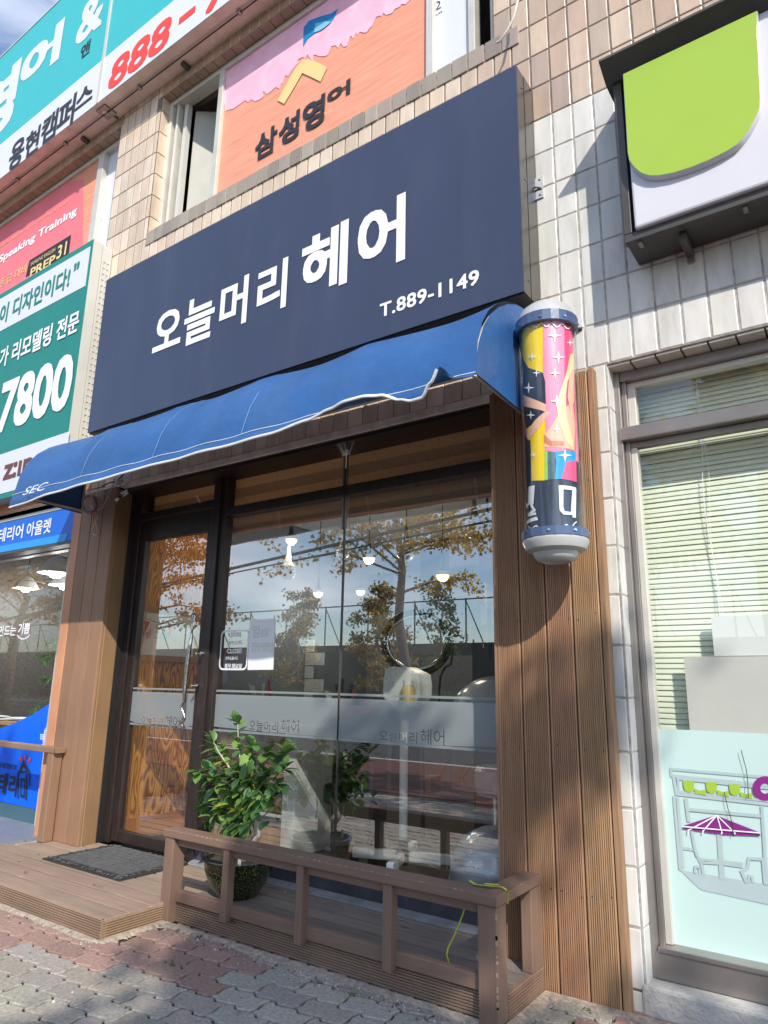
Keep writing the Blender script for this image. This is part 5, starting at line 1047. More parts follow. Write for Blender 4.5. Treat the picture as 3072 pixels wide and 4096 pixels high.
ps([(995, 130), (1000, 175), (1700, 245)], .007); ps([(995, 130), (1700, 190)], .007); ps([(1015, 180), (1035, 300), (1700, 375)], .008); ps([(1040, 195), (1700, 265)], .006); ps([(1045, 200), (1050, 285), (1700, 350)], .006); ps([(1018, 320), (1060, 810), (1078, 795), (1042, 330)], .007); ps([(1100, 340), (1118, 480)], .009); ps([(1115, 405), (1605, 450)], .008); ps([(1140, 560), (1160, 670), (1175, 720), (1210, 790), (1218, 850)], .007); ps([(1058, 668), (1150, 680)], .007); ps([(1325, 560), (1345, 870)], .012); ps([(1205, 745), (1480, 775), (1478, 795), (1340, 775), (1215, 768), (1205, 745)], .006); ps([(1510, 900), (1480, 830), (1520, 800), (1530, 740), (1625, 745), (1640, 910)], .007); ps([(1618, 390), (1650, 910)], .007); ps([(1160, 835), (1165, 795), (1190, 800), (1192, 840)], .006); ps([(1525, 895), (1530, 860), (1550, 865), (1555, 900)], .006)
ppoly(mb, H8, [(1060, 820), (1700, 925), (1700, 1065), (1450, 1010), (1200, 955), (1130, 890)], y + .0008, 'mintline'); mb.build('grey_drawing', mf)
mb = MB(); 
for x0_, y0_ in ((1078, 208), (1234, 218), (1392, 232)): ppoly(mb, H8, [(x0_, y0_), (x0_ + 75, y0_ + 3), (x0_ + 76, y0_ + 55), (x0_ + 60, y0_ + 78), (x0_ + 35, y0_ + 82), (x0_ + 12, y0_ + 65), (x0_ + 3, y0_ + 35)], y - .003, 'lime'); ppoly(mb, H8, [(x0_ + 78, y0_ + 52), (x0_ + 115, y0_ + 70), (x0_ + 158, y0_ + 60), (x0_ + 158, y0_ + 102), (x0_ + 80, y0_ + 88)], y - .003, 'lime')
mb.build('green_awning_drawing', mf)
mb = MB(); fan = [(1078, 518), (1305, 445), (1600, 562), (1608, 588), (1350, 578), (1085, 540)]; ppoly(mb, H8, fan, y - .003, 'purple'); 
for a in (1115, 1215, 1345, 1435): ps([(1310, 445), (a, 548 + (a - 1115) * .06), (a - 3, 572)], .005, 'letterwhite', y - .0045)
ps([(1078, 522), (1345, 545), (1600, 565)], .005, 'letterwhite', y - .0075)
cc = [onY(H8, 1640 + 88 * math.cos(t * .3142), 262 + 84 * math.sin(t * .3142), y - .003) for t in range(20)]; ci = [onY(H8, 1640 + 34 * math.cos(t * .3142), 262 + 36 * math.sin(t * .3142), y - .003) for t in range(20)]
mb.add(cc + ci, [(i, (i + 1) % 20, 20 + (i + 1) % 20, 20 + i) for i in range(20)], 'purple'); mb.build('purple_parasol', mf)
mb = MB(); ps([(1475, 0), (1510, 130), (1520, 200), (1525, 330)], .003, 'darktext', y - .0105); ps([(1360, 290), (1385, 400), (1415, 500), (1422, 590)], .003, 'darktext', y - .0105); mb.build('cracks', mf)
# ================================================================== WIRES
cb = T('cable_coil', 'tangled coil of thin brown and red cable below the awning', 'cable', (-5.3, 3.2, 2.7))
mb = MB(); random.seed(17)
for k in range(6):
    r1_, r2_ = random.uniform(75, 105), random.uniform(95, 125); c0 = (1190 + random.uniform(-12, 12), 550 + random.uniform(-12, 12)); mb.tube([onY(S3, c0[0] + r1_ * math.cos(t * .35), c0[1] + r2_ * math.sin(t * .35), 3.2 + .02 * math.sin(k + t * .4)) for t in range(19)], .0032, random.choice(['wire_red', 'wire_black', 'wire_red']), 5)
mb.tube([onY(S3, a, b, 3.215) for a, b in [(1210, 570), (1250, 640), (1300, 720), (1260, 800), (1225, 880), (1230, 950), (1280, 970), (1295, 920), (1280, 830), (1250, 760)]], .0035, 'wire_white', 5); mb.tube([onY(S3, a, b, 3.215) for a, b in [(1200, 570), (1280, 650), (1240, 740), (1250, 810)]], .0035, 'redvinyl', 5)
mb.tube([onY(S3, a, b, 3.25) for a, b in [(1230, 650), (1400, 580), (1540, 490), (1640, 420)]], .005, 'wire_black', 6); mb.tube([onY(S3, a, b, 3.22) for a, b in [(1290, 640), (1360, 600), (1430, 450), (1490, 320), (1530, 250)]], .003, 'wire_white', 5)
mb.tube([onY(S3, a, b, 3.24) for a, b in [(1360, 310), (1450, 270), (1540, 250), (1600, 200), (1659, 130)]], .006, 'wire_black', 6)
mb.build('cable', cb)
mb = MB(); 
for k in range(9): mb.tube([onY(S3, 1525 + k * 14 + random.uniform(-8, 8), 235 + random.uniform(-20, 40), 3.235), onY(S3, 1560 + k * 12, 265 + random.uniform(-20, 50), 3.225)], .009, 'wire_white', 6)
mb.tube([onY(S3, 1540, 500, 3.24), onY(S3, 1565, 480, 3.24)], .012, 'letterwhite', 8); mb.tube([onY(S3, 1610, 415, 3.26), onY(S3, 1690, 370, 3.28)], .012, 'letterwhite', 8); mb.tube([onY(S3, 1630, 445, 3.26), onY(S3, 1700, 400, 3.28)], .008, 'letterwhite', 8); mb.build('taped_joint', cb)
ca = T('hanging_cable', 'thin white cable hanging down the tiled wall above the navy sign', 'cable', (-1.5, 3.3, 5.3))
mb = MB(); mb.tube([onY(C3, a, b, 3.18) for a, b in [(112, -60), (110, 0), (85, 110), (45, 190), (0, 255), (-20, 265)]], .008, 'wire_white', 6)
mb.build('cable', ca, smooth=True)
# ================================================================== SALON INTERIOR
def P2(f, a, b, y): return onY(f, a, b, y)
nbd = T('notice_board', 'tan framed welcome board with bunting on the plywood wall', 'notice board', (XP, 3.9, 1.6))
def oX(f, a, b): return onX(f, a, b, XP + .03)
mb = MB(); p0 = oX(P3, 120, 318); p1 = oX(P3, 50, 945); p2 = oX(P3, 800, 965); ya, yb2 = p1.y, max(p2.y, p1.y + .5); za_, zb3 = p0.z, p1.z
yb2 = min(yb2, 4.38); mb.box(XP + .001, XP + .02, ya, yb2, zb3, za_, 'wood_tan'); mb.build('board_frame', nbd, bevel=.004)
mb = MB(); mb.box(XP + .021, XP + .024, ya + .04, yb2 - .05, zb3 + .05, za_ - .06, 'paper'); mb.build('white_sheet', nbd)
mb = MB(); X_ = XP + .0255
def txX(mb, body, y0, y1, z0, z1, X, mat, off=.0):
    vs, fs, _, _2 = tmesh(body, off, .0); mb.add([(X, y0 + a * (y1 - y0), z0 + b * (z1 - z0)) for a, b in vs], fs, mat)
q = oX(P3, 150, 690); q2 = oX(P3, 290, 590); txX(mb, 'Wel', q.y, q2.y, q.z, q2.z, X_, 'redvinyl'); yy_ = q2.y; txX(mb, 'come', yy_ + .04, yy_ + .04 + (q2.y - q.y) * 1.3, q.z, q.z + (q2.z - q.z) * .75, X_, 'aqua'); mb.build('lettering', nbd)
mb = MB()
for i, mt_ in enumerate(['redvinyl', 'lime', 'redvinyl', 'lime']):
    y0_ = ya + .1 + i * (yb2 - ya - .2) / 4; zc_ = za_ - .13 - .03 * math.sin(i * 1.2); mb.poly([(X_, y0_, zc_), (X_, y0_ + .06, zc_ - .005), (X_, y0_ + .025, zc_ - .09)], mt_)
mb.tube([(X_, ya + .07 + i * (yb2 - ya - .15) / 10, za_ - .1 - .04 * math.sin(i / 10 * 3.14)) for i in range(11)], .002, 'darktext', 4); mb.build('bunting', nbd)
hk = T('blind_cord', 'beaded blind cord with a clear weight hanging inside the door', 'cord', (-4.8, 3.62, 1.3))
mb = MB(); 
for d in (0, 12): mb.tube([P2(P3, a + d, b, 3.6) for a, b in [(245, -300), (262, 100), (250, 320), (215, 500), (165, 900), (135, 1150), (138, 1210)]], .0025, 'wire_white', 5)
q = P2(P3, 140, 1310, 3.6); mb.box(q.x - .012, q.x + .012, 3.595, 3.605, q.z - .03, q.z + .04, 'plastic_grey'); q = P2(P3, 165, 1220, 3.6); mb.box(q.x - .015, q.x + .015, 3.59, 3.61, q.z - .01, q.z + .01, 'plastic_white'); mb.build('cord', hk)
def globe(f, a, b, y, r, label, mat='lampglass', half=False, grp='white globe pendant lamps'):
    c = P2(f, a, b, y); o = T('pendant_lamp', label, 'lamp', (c.x, c.y, c.z), grp)
    mb = MB(); mb.lathe([(0, -r)] + [(r * math.sin(t * math.pi / 12), -r * math.cos(t * math.pi / 12)) for t in range(1, 12 if not half else 7)], c, mat, 24); mb.build('globe', o, smooth=True)
    mb = MB(); mb.lathe([(r * .9, r * .5), (r * .45, r * 1.1), (r * .22, r * 2.2), (r * .2, r * 3)], c, 'roomdark' if half else 'lampglass', 24); mb.tube([(c.x, c.y, c.z + r * 3), (c.x, c.y, 2.98)], .004, 'wire_black', 5); mb.build('shade', o, smooth=True)
    if half:
        ld = bpy.data.lights.new('lamp_light', 'POINT'); ld.energy = 5; ld.shadow_soft_size = .06; ld.color = (1, .82, .6) if mat == 'bulbwarm' else (.9, .95, 1); lo = bpy.data.objects.new('lamp_light', ld); COL.objects.link(lo); lo.parent = o; lo.location = (0, 0, -r - .06)
globe(H3, 1100, 480, 4.5, .075, 'white globe lamp nearest the right side of the window'); globe(H3, 495, 690, 4.7, .075, 'white globe lamp in front of the mirrored tree trunk'); globe(H2, 775, 850, 4.4, .075, 'white globe lamp left in the big window under a tall neck'); globe(H2, 1260, 690, 4.7, .06, 'white globe lamp by the centre glass joint')
globe(H2, 1495, 735, 5.0, .055, 'warm lit lamp left of the mirrored trunk', 'bulbwarm', True, 'lit half round lamps'); globe(H3, 820, 885, 5.0, .055, 'warm lit lamp right of the mirrored trunk', 'bulbwarm', True, 'lit half round lamps'); globe(H2, 1045, 1040, 5.5, .05, 'cool white lit lamp at the middle of the window', 'bulb', True, 'lit half round lamps'); globe(H2, 372, 1090, 5.5, .05, 'cool white lit lamp at the left of the window', 'bulb', True, 'lit half round lamps'); globe(H2, 1420, 1025, 6.0, .05, 'faint cool lit lamp far behind the centre joint', 'bulb', True, 'lit half round lamps'); globe(H2, 808, 570, 4.4, .05, 'warm lit lamp high at the top left', 'bulbwarm', True, 'lit half round lamps')
# steamer on a white pole
sm = T('hair_steamer', 'white hair steamer on a wheeled stand behind the glass', 'salon machine', (-2.6, 4.1, .1))
ys_ = 3.74; c = P2(H3, 450, 1850, ys_); b0 = P2(H7, 390, 870, ys_)
mb = MB(); w2_ = .13
for (a, b, k) in (((300, 1700), (480, 1700), 0),): pass
oc = [(310, 1720), (350, 1692), (480, 1700), (600, 1760), (612, 1850), (608, 1960), (560, 2040), (480, 2100), (400, 2075), (300, 1985), (285, 1960), (290, 1800)]
pts = [P2(H3, a, b, ys_) for a, b in oc]; mb.poly(pts, 'plastic_white', .16); mb.build('body', sm, bevel=.012)
mb = MB(); q = P2(H3, 515, 1935, ys_ - .05); mb.lathe([(0, -.07), (.035, -.07), (.042, -.05), (.042, .03), (.03, .05), (.03, .07), (0, .07)], q, 'honey', 20); mb.lathe([(.032, .05), (.034, .08), (0, .08)], q, 'plastic_white', 20); mb.build('water_bottle', sm, smooth=True)
mb = MB(); q0 = P2(H7, 385, 215, ys_); q1 = P2(H7, 390, 850, ys_); mb.tube([(q0.x, ys_ + .02, 1.25), (q0.x, ys_ + .02, q1.z)], .026, 'plastic_white', 16); mb.build('pole', sm, smooth=True)
mb = MB(); mb.tube([(q0.x, ys_ + .02, q1.z), (q0.x, ys_ + .02, q1.z - .14)], .033, 'black', 16)
mb.build('hub', sm, smooth=True)
for ang in (20, 110, 200, 290):
    t = math.radians(ang); d = Vector((math.cos(t), math.sin(t), 0)); c0 = Vector((q0.x, ys_ + .02, q1.z - .09)); mb = MB(); s_ = Vector((-d.y, d.x, 0)) * .02
    mb.obox(c0 + d * .04 - s_ - Vector((0, 0, .03)), d * .27, s_ * 2, (0, 0, .055), 'plastic_white'); mb.lathe([(0, -.012), (.03, -.012), (.03, .012), (0, .012)], c0 + d * .3 + Vector((0, 0, -.035)), 'black', 16, s_); mb.build('leg', sm, bevel=.006)
ring = T('halo_dryer', 'large chrome ring hair processor hanging behind the glass', 'salon machine', (-2.6, 4.2, 1.6))
yr_ = 4.2; c = P2(H3, 585, 1480, yr_); dv = (c - CAM); rx = 118 / FPX * dv.dot(Vector(R[2])); vd = dv.normalized(); hu = vd.cross(Vector((0, 0, 1))).normalized(); hv = hu.cross(vd)
def rg(a, k, o=0): return c + hu * (rx * k * 1.1 * math.cos(a)) + hv * (rx * k * math.sin(a)) + vd * (o + .05 * math.sin(a))
mb = MB(); mb.tube([rg(t * math.pi / 20, 1) for t in range(41)], .026, 'black', 12, cap=False); mb.build('ring', ring, smooth=True)
mb = MB(); mb.tube([rg(t * math.pi / 20, .87, -.03) for t in range(41)], .011, 'chrome', 12, cap=False); mb.build('chrome_trim', ring, smooth=True)
mb = MB(); mb.tube([c + Vector((0, .05, -rx)), c + Vector((.01, .06, -rx - .25)), c + Vector((.0, .1, -1.3))], .016, 'darkmetal', 10); mb.tube([P2(H3, a, b, 4.3) for a, b in [(790, 2060), (790, 1900), (800, 1780), (840, 1700), (890, 1680), (920, 1500), (880, 1400)]], .008, 'wire_black', 8); mb.build('stand', ring, smooth=True)
# cabinet and speaker on the right
cbn = T('black_cabinet', 'tall black cabinet with cables at the right of the salon', 'cabinet', (-2.0, 5.0, .1))
q = P2(H3, 1075, 1330, 5.0); q3 = P2(H3, 1240, 1330, 5.0); mb = MB(); mb.box(q.x, q3.x + .25, 5.0, 5.4, .1, q.z, 'roomdark'); mb.build('carcass', cbn, bevel=.004)
mb = MB(); mb.box(q.x + .25, q3.x + .2, 4.985, 4.998, q.z - .65, q.z - .03, 'roomwall'); mb.build('grey_panel', cbn)
mb = MB(); mb.tube([P2(H3, 1183, b, 4.99) for b in (1480, 1530)], .008, 'chrome', 8); mb.build('handle', cbn)
spk = T('wall_speaker', 'slim black speaker with pale edge high at the right', 'speaker', (-2.0, 4.8, 1.9)); qa, qb = P2(H3, 1125, 915, 4.8), P2(H3, 1225, 1140, 4.8)
mb = MB(); mb.box(qa.x, qb.x - .04, 4.8, 4.95, qb.z, qa.z, 'black'); mb.build('cabinet_box', spk, bevel=.004); mb = MB(); mb.box(qb.x - .039, qb.x - .015, 4.8, 4.95, qb.z, qa.z, 'plastic_grey'); mb.build('side_strip', spk)
hb = T('ceiling_arm', 'black jointed dryer arm hanging from the salon ceiling', 'salon machine', (-1.9, 4.6, 2.4)); mb = MB(); qa = P2(H3, 1215, 300, 4.6); mb.tube([(qa.x, 4.6, 2.98), (qa.x, 4.6, qa.z - .1)], .01, 'wire_black', 8); mb.box(qa.x - .05, qa.x + .06, 4.55, 4.65, qa.z - .55, qa.z - .12, 'black'); mb.tube([(qa.x, 4.6, qa.z - .5), (qa.x + .02, 4.55, qa.z - 1.1)], .02, 'black', 10); mb.build('arm', hb, bevel=.004)
# silver hoods
def dome(f, c_, r, y, label, rot=0, sx=1.2):
    c = P2(f, *c_, y); o = T('dryer_hood', label, 'hair dryer', (c.x, c.y, c.z), 'silver dryer hoods'); mb = MB(); ax = Vector((math.sin(rot), -.35, math.cos(rot)))
    mb.lathe([(r, 0), (r * .99, r * .2), (r * .9, r * .5), (r * .7, r * .78), (r * .4, r * .95), (0, r)], c, 'silver', 36, ax); mb.build('hood', o, smooth=True)
    mb = MB(); mb.lathe([(r * 1.0, .0), (r * 1.03, .0), (r * 1.03, .02), (r, .02)], c, 'chrome', 36, ax); mb.build('rim', o, smooth=True)
dome(H7, (1080, 1120), .25, 3.78, 'large silver blue dryer hood low in the right corner'); dome(H3, (1300, 2230), .3, 4.1, 'silver dryer hood just above the frosted band at right')
sto = T('salon_stool', 'silver topped stool by the right edge of the glass', 'stool', (-1.9, 4.3, .1)); mb = MB(); q = P2(H7, 1080, 410, 4.3); mb.lathe([(0, -.09), (.12, -.09), (.14, -.06), (.14, .06), (.12, .085), (0, .09)], q, 'silver', 32); mb.build('seat', sto, smooth=True); mb = MB(); mb.tube([q + Vector((0, 0, -.08)), (q.x, q.y, .15)], .025, 'chrome', 12); mb.box(q.x - .2, q.x + .15, 4.4, 4.6, q.z - .22, q.z - .05, 'orangebox'); mb.build('column', sto)
# trolley hidden behind the frosted band with combs and brushes
tr = T('styling_counter', 'dark styling counter behind the frosted band', 'counter', (-3.2, 3.95, .1)); mb = MB(); mb.box(-3.9, -2.7, 3.7, 3.98, 1.08, 1.11, 'roomdark'); mb.build('counter_top', tr, bevel=.003)
for x in (-3.87, -2.75):
    mb = MB(); mb.box(x, x + .03, 3.75, 3.9, .1, 1.079, 'darkmetal'); mb.build('leg', tr)
mb = MB(); yc = 3.78
cups = T('comb_cup', 'aqua cup holding pale combs on the counter', 'cup', (-3.6, yc, 1.11)); q = P2(H2, 498, 1985, yc); mb.lathe([(0, 0), (.022, 0), (.025, .075), (.022, .075), (.02, .005)], (q.x, yc, 1.112), 'aqua', 20); mb.build('cup', cups, smooth=True)
for i, (a, b) in enumerate([(435, 1850), (450, 1858), (465, 1865)]):
    mb = MB(); t0 = P2(H2, a, b, yc); mb.obox((q.x - .008 + i * .006, yc - .002, 1.13), (t0.x - q.x, 0, t0.z - 1.13), (.017, 0, 0), (0, .004, 0), 'comb'); mb.build('comb', cups)
cm2 = T('comb_cup', 'clear cup holding one tall pale comb', 'cup', (-3.5, yc, 1.11)); mb = MB(); q = P2(H2, 552, 1985, yc); mb.lathe([(0, 0), (.025, 0), (.027, .07), (.023, .07)], (q.x, yc, 1.112), 'plastic_grey', 20); mb.build('cup', cm2, smooth=True); mb = MB(); t0 = P2(H2, 560, 1840, yc); mb.obox((q.x - .01, yc, 1.12), (t0.x - q.x, 0, t0.z - 1.12), (.024, 0, 0), (0, .004, 0), 'comb'); mb.build('comb', cm2)
bt = T('pink_bottle', 'pink capped spray bottle beside the pale comb', 'bottle', (-3.4, yc, 1.11)); mb = MB(); q = P2(H2, 600, 1985, yc); mb.lathe([(0, .002), (.028, .002), (.028, .06), (.02, .075)], (q.x, yc, 1.11), 'honey', 18); mb.build('base', bt, smooth=True); mb = MB(); mb.lathe([(.024, .07), (.02, .1), (.012, .17), (.01, .2), (0, .2)], (q.x, yc, 1.11), 'combred', 18); mb.build('cap', bt, smooth=True)
br_ = T('brush_basket', 'basket of combs and orange brushes near the centre joint', 'basket', (-2.9, yc, 1.11)); mb = MB(); q = P2(H2, 1230, 2000, yc); mb.box(q.x - .06, q.x + .06, yc - .04, yc + .04, 1.112, 1.16, 'fencegreen'); mb.build('basket', br_, bevel=.003)
for i, (a, b, mt_) in enumerate([(1135, 1905, 'comb'), (1150, 1915, 'comb'), (1235, 1900, 'orangebox'), (1255, 1800, 'roomdark'), (1200, 1850, 'roomdark'), (1330, 1850, 'roomdark'), (1350, 1900, 'orangebox')]):
    mb = MB(); t0 = P2(H2, a, b, yc); x0_ = q.x + (i - 3) * .014; mb.obox((x0_ - .01, yc - .03 + i * .008, 1.13), (t0.x - x0_, 0, t0.z - 1.13), (.03, 0, 0), (0, .008, 0), mt_); mb.build('brush', br_)
bx = T('red_tray', 'dark red tray of rollers right of the centre joint', 'tray', (-2.6, yc, 1.11)); mb = MB(); q = P2(H2, 1400, 2000, yc); mb.box(q.x - .06, q.x + .09, yc - .04, yc + .04, 1.112, 1.15, 'combred'); mb.build('tray', bx, bevel=.003)
# low shelving unit and shop furniture behind the plant
sh = T('towel_shelf', 'white shelving unit with dark trays behind the plant', 'shelf', (-3.4, 4.0, .1)); xs0, xs1 = P2(H6, 640, 900, 4.0).x, P2(H6, 900, 900, 4.0).x
mb = MB(); mb.box(xs0 - .55, xs0 - .52, 4.0, 4.4, .1, .98, 'plastic_white'); mb.box(xs1, xs1 + .12, 3.98, 4.4, .1, .98, 'plastic_white'); 
for z in (.12, .34, .56, .78, .96): mb.box(xs0 - .52, xs1, 4.0, 4.4, z, z + .02, 'plastic_white')
mb.build('carcass', sh, bevel=.003)
for z in (.15, .37, .59, .81):
    mb = MB(); mb.box(xs0 - .5, xs1 - .01, 4.02, 4.38, z, z + .1, random.choice(['roomdark', 'roomdark', 'wood_tan'])); mb.build('tray', sh)
ch = T('black_chair', 'black padded salon chair behind the glass', 'chair', (-2.9, 4.6, .1)); xc = P2(H6, 1230, 800, 4.5).x
mb = MB(); mb.box(xc - .28, xc + .28, 4.3, 4.85, .42, .56, 'black'); mb.build('seat', ch, bevel=.03); mb = MB(); mb.box(xc - .27, xc + .27, 4.78, 4.9, .57, 1.15, 'black'); mb.build('backrest', ch, bevel=.03)
for s_ in (-1, 1):
    mb = MB(); mb.box(xc + s_ * .3 - .03, xc + s_ * .3 + .03, 4.35, 4.8, .6, .66, 'black'); mb.build('armrest', ch, bevel=.015)
mb = MB(); mb.tube([(xc, 4.57, .42), (xc, 4.57, .14)], .035, 'chrome', 16); mb.lathe([(0, 0), (.28, 0), (.28, .02), (.06, .045), (0, .045)], (xc, 4.57, .1), 'chrome', 36); mb.build('pedestal', ch, smooth=True)
xf = T('folding_trestle', 'pale wooden folding trestle beyond the white pole', 'trestle', (-2.5, 5.6, .1))
for (a, b, c, d) in ((690, 260, 605, 440), (745, 265, 820, 445), (905, 250, 760, 440), (930, 250, 968, 345)):
    mb = MB(); p = P2(H7, a, b, 5.6); q = P2(H7, c, d, 5.6); mb.obox((p.x, 5.6, p.z), q - p, (.04, 0, 0), (0, .03, 0), 'wood_tan'); mb.build('leg', xf)
mb = MB(); p = P2(H7, 530, 380, 5.0); q = P2(H7, 600, 505, 5.0); mb.box(p.x, q.x, 5.0, 5.15, q.z, p.z, 'cardbox'); o = mb.build('cardboard_box'); tag(o, 'small brown cardboard box left of the trestle', 'box')
fl = T('flower_wreath', 'pink flower arrangement with white ribbons behind the hours sticker', 'flowers', (-3.9, 3.9, 1.4)); mb = MB(); random.seed(41)
for k in range(26): p = P2(H2, 215 + random.gauss(0, 18), 1520 + random.gauss(0, 28), 3.95 + random.uniform(-.04, .04)); leaf(mb, p, Vector((random.gauss(0, 1), random.gauss(-.5, 1), random.gauss(0, 1))), Vector((0, 0, 1)), .05, jit((.6, .1, .22), .3), wr=.9)
mb.build('petals', fl); mb = MB()
for k in range(30): p = P2(H2, 225 + random.gauss(0, 22), 1500 + random.gauss(0, 60), 3.98); leaf(mb, p, Vector((random.gauss(0, 1), random.gauss(0, 1), random.gauss(0, 1))), Vector((0, 0, 1)), .08, jit((.06, .16, .04), .3), wr=.3)
mb.build('greenery', fl); mb = MB()
for pts in ([(205, 1600), (215, 1700), (225, 1800), (205, 1845)], [(190, 1700), (195, 1780), (180, 1840), (160, 1865)]):
    q = [P2(H2, a, b, 3.93) for a, b in pts]; mb.add([v for p in q for v in ((p.x - .018, p.y, p.z), (p.x + .018, p.y + .01, p.z))], [(2 * i, 2 * i + 1, 2 * i + 3, 2 * i + 2) for i in range(len(q) - 1)], 'plastic_grey')
mb.build('ribbon', fl)
clk = T('wall_clock', 'round pale wall clock behind the door glass', 'clock', (-4.8, 5.8, 2)); q = P2(H1, 1240, 740, 5.9); mb = MB(); mb.lathe([(0, 0), (.2, 0), (.21, .03), (0, .03)], q, 'plastic_white', 40, (0, 1, 0)); mb.build('dial', clk); mb = MB(); mb.box(q.x - .006, q.x + .006, q.y - .01, q.y - .005, q.z, q.z + .12, 'black'); mb.obox((q.x, q.y - .01, q.z), (.07, 0, .05), (0, .004, 0), (0, 0, .012), 'black'); mb.build('hands', clk)
# neighbour interior things
def cone(f, a, b, y, r, label, cage=False):
    c = P2(f, a, b, y); o = T('pendant_lamp', label, 'lamp', tuple(c), 'lamps in the left neighbour window'); mb = MB(); mb.lathe([(r, 0), (r * .55, r * .75), (r * .2, r * 1.0), (r * .1, r * 1.05)], c, 'roombright', 24); mb.build('shade', o, smooth=True)
    mb = MB(); mb.lathe([(0, -r * .3), (r * .3, -r * .22), (r * .42, 0), (r * .3, r * .2)], c, 'bulb', 20); mb.build('bulb', o, smooth=True); mb = MB(); mb.tube([(c.x, c.y, c.z + r), (c.x, c.y, 2.98)], .004, 'wire_black', 5); mb.build('cord', o); ld = bpy.data.lights.new('lamp_light', 'POINT'); ld.energy = 9; ld.shadow_soft_size = .06; lo = bpy.data.objects.new('lamp_light', ld); COL.objects.link(lo); lo.parent = o; lo.location = (0, 0, -r * .3 - .08)
    if cage:
        mb = MB()
        for k in range(6):
            t = k * math.pi / 3; d = Vector((math.cos(t), math.sin(t), 0)); t2 = t + math.pi / 3; d2 = Vector((math.cos(t2), math.sin(t2), 0)); a_, b_, e_ = c + d * r * 1.05, c + d * r * 1.35 + Vector((0, 0, r * .5)), c + Vector((0, 0, r * 1.3)); mb.tube([a_, b_, e_], .004, 'wood_tan', 5); mb.tube([a_, c + d2 * r * 1.05], .004, 'wood_tan', 5); mb.tube([b_, c + d2 * r * 1.35 + Vector((0, 0, r * .5))], .004, 'wood_tan', 5)
        mb.build('wire_cage', o)
cone(Z4, 175, 262, 4.6, .16, 'white pendant lamp inside a wire cage', True); cone(Z4, 380, 160, 4.4, .2, 'wide white dome lamp with glowing bulb'); cone(Z4, 445, 243, 4.9, .2, 'white lamp half hidden by the pillar')
np_ = T('house_plant', 'feathery green conifer plant in the neighbour window', 'plant', (-6.1, 3.9, .1)); mb = MB(); random.seed(51)
for (p, q) in (((400, 700), (280, 720)), ((400, 620), (310, 640)), ((400, 860), (290, 880)), ((390, 980), (220, 1085)), ((400, 690), (300, 760))):
    a_, b_ = P2(Z4, *p, 3.9), P2(Z4, *q, 3.8)
    for k in range(40):
        c_ = a_.lerp(b_, random.random()); d = (b_ - a_).normalized() + Vector((random.gauss(0, .5), random.gauss(0, .3), random.gauss(0, .4))); leaf(mb, c_, d, Vector((0, 0, 1)), .07, jit((.2, .36, .1), .25), wr=.15)
mb.build('fronds', np_); mb = MB(); c_ = P2(Z4, 420, 900, 3.95); mb.tube([(c_.x, 3.95, .1), (c_.x, 3.95, 1.9)], .015, 'bark', 8); mb.build('stem', np_)
tbn = T('display_table', 'tan display table with papers in the neighbour window', 'table', (-6.6, 4.0, .1)); q = P2(Z4, 60, 1145, 4.0); mb = MB(); mb.box(-8, q.x + .35, 3.85, 4.4, q.z - .05, q.z - .02, 'wood_tan'); mb.build('table_top', tbn); mb = MB(); mb.box(q.x + .2, q.x + .25, 3.9, 4.3, .1, q.z - .051, 'wood_tan'); mb.build('leg', tbn)
mb = MB(); random.seed(61)
for k in range(12): a_ = random.uniform(-.5, .3); mb.obox((q.x + a_, 3.9 + random.uniform(0, .2), q.z - .018 + k * .0025), (.25, random.uniform(-.05, .05), 0), (0, .18, 0), (0, 0, .002), random.choice(['paper', 'aqua', 'paper']))
o = mb.build('paper_stack'); tag(o, 'white and blue paper sheets piled on the display table', 'papers')
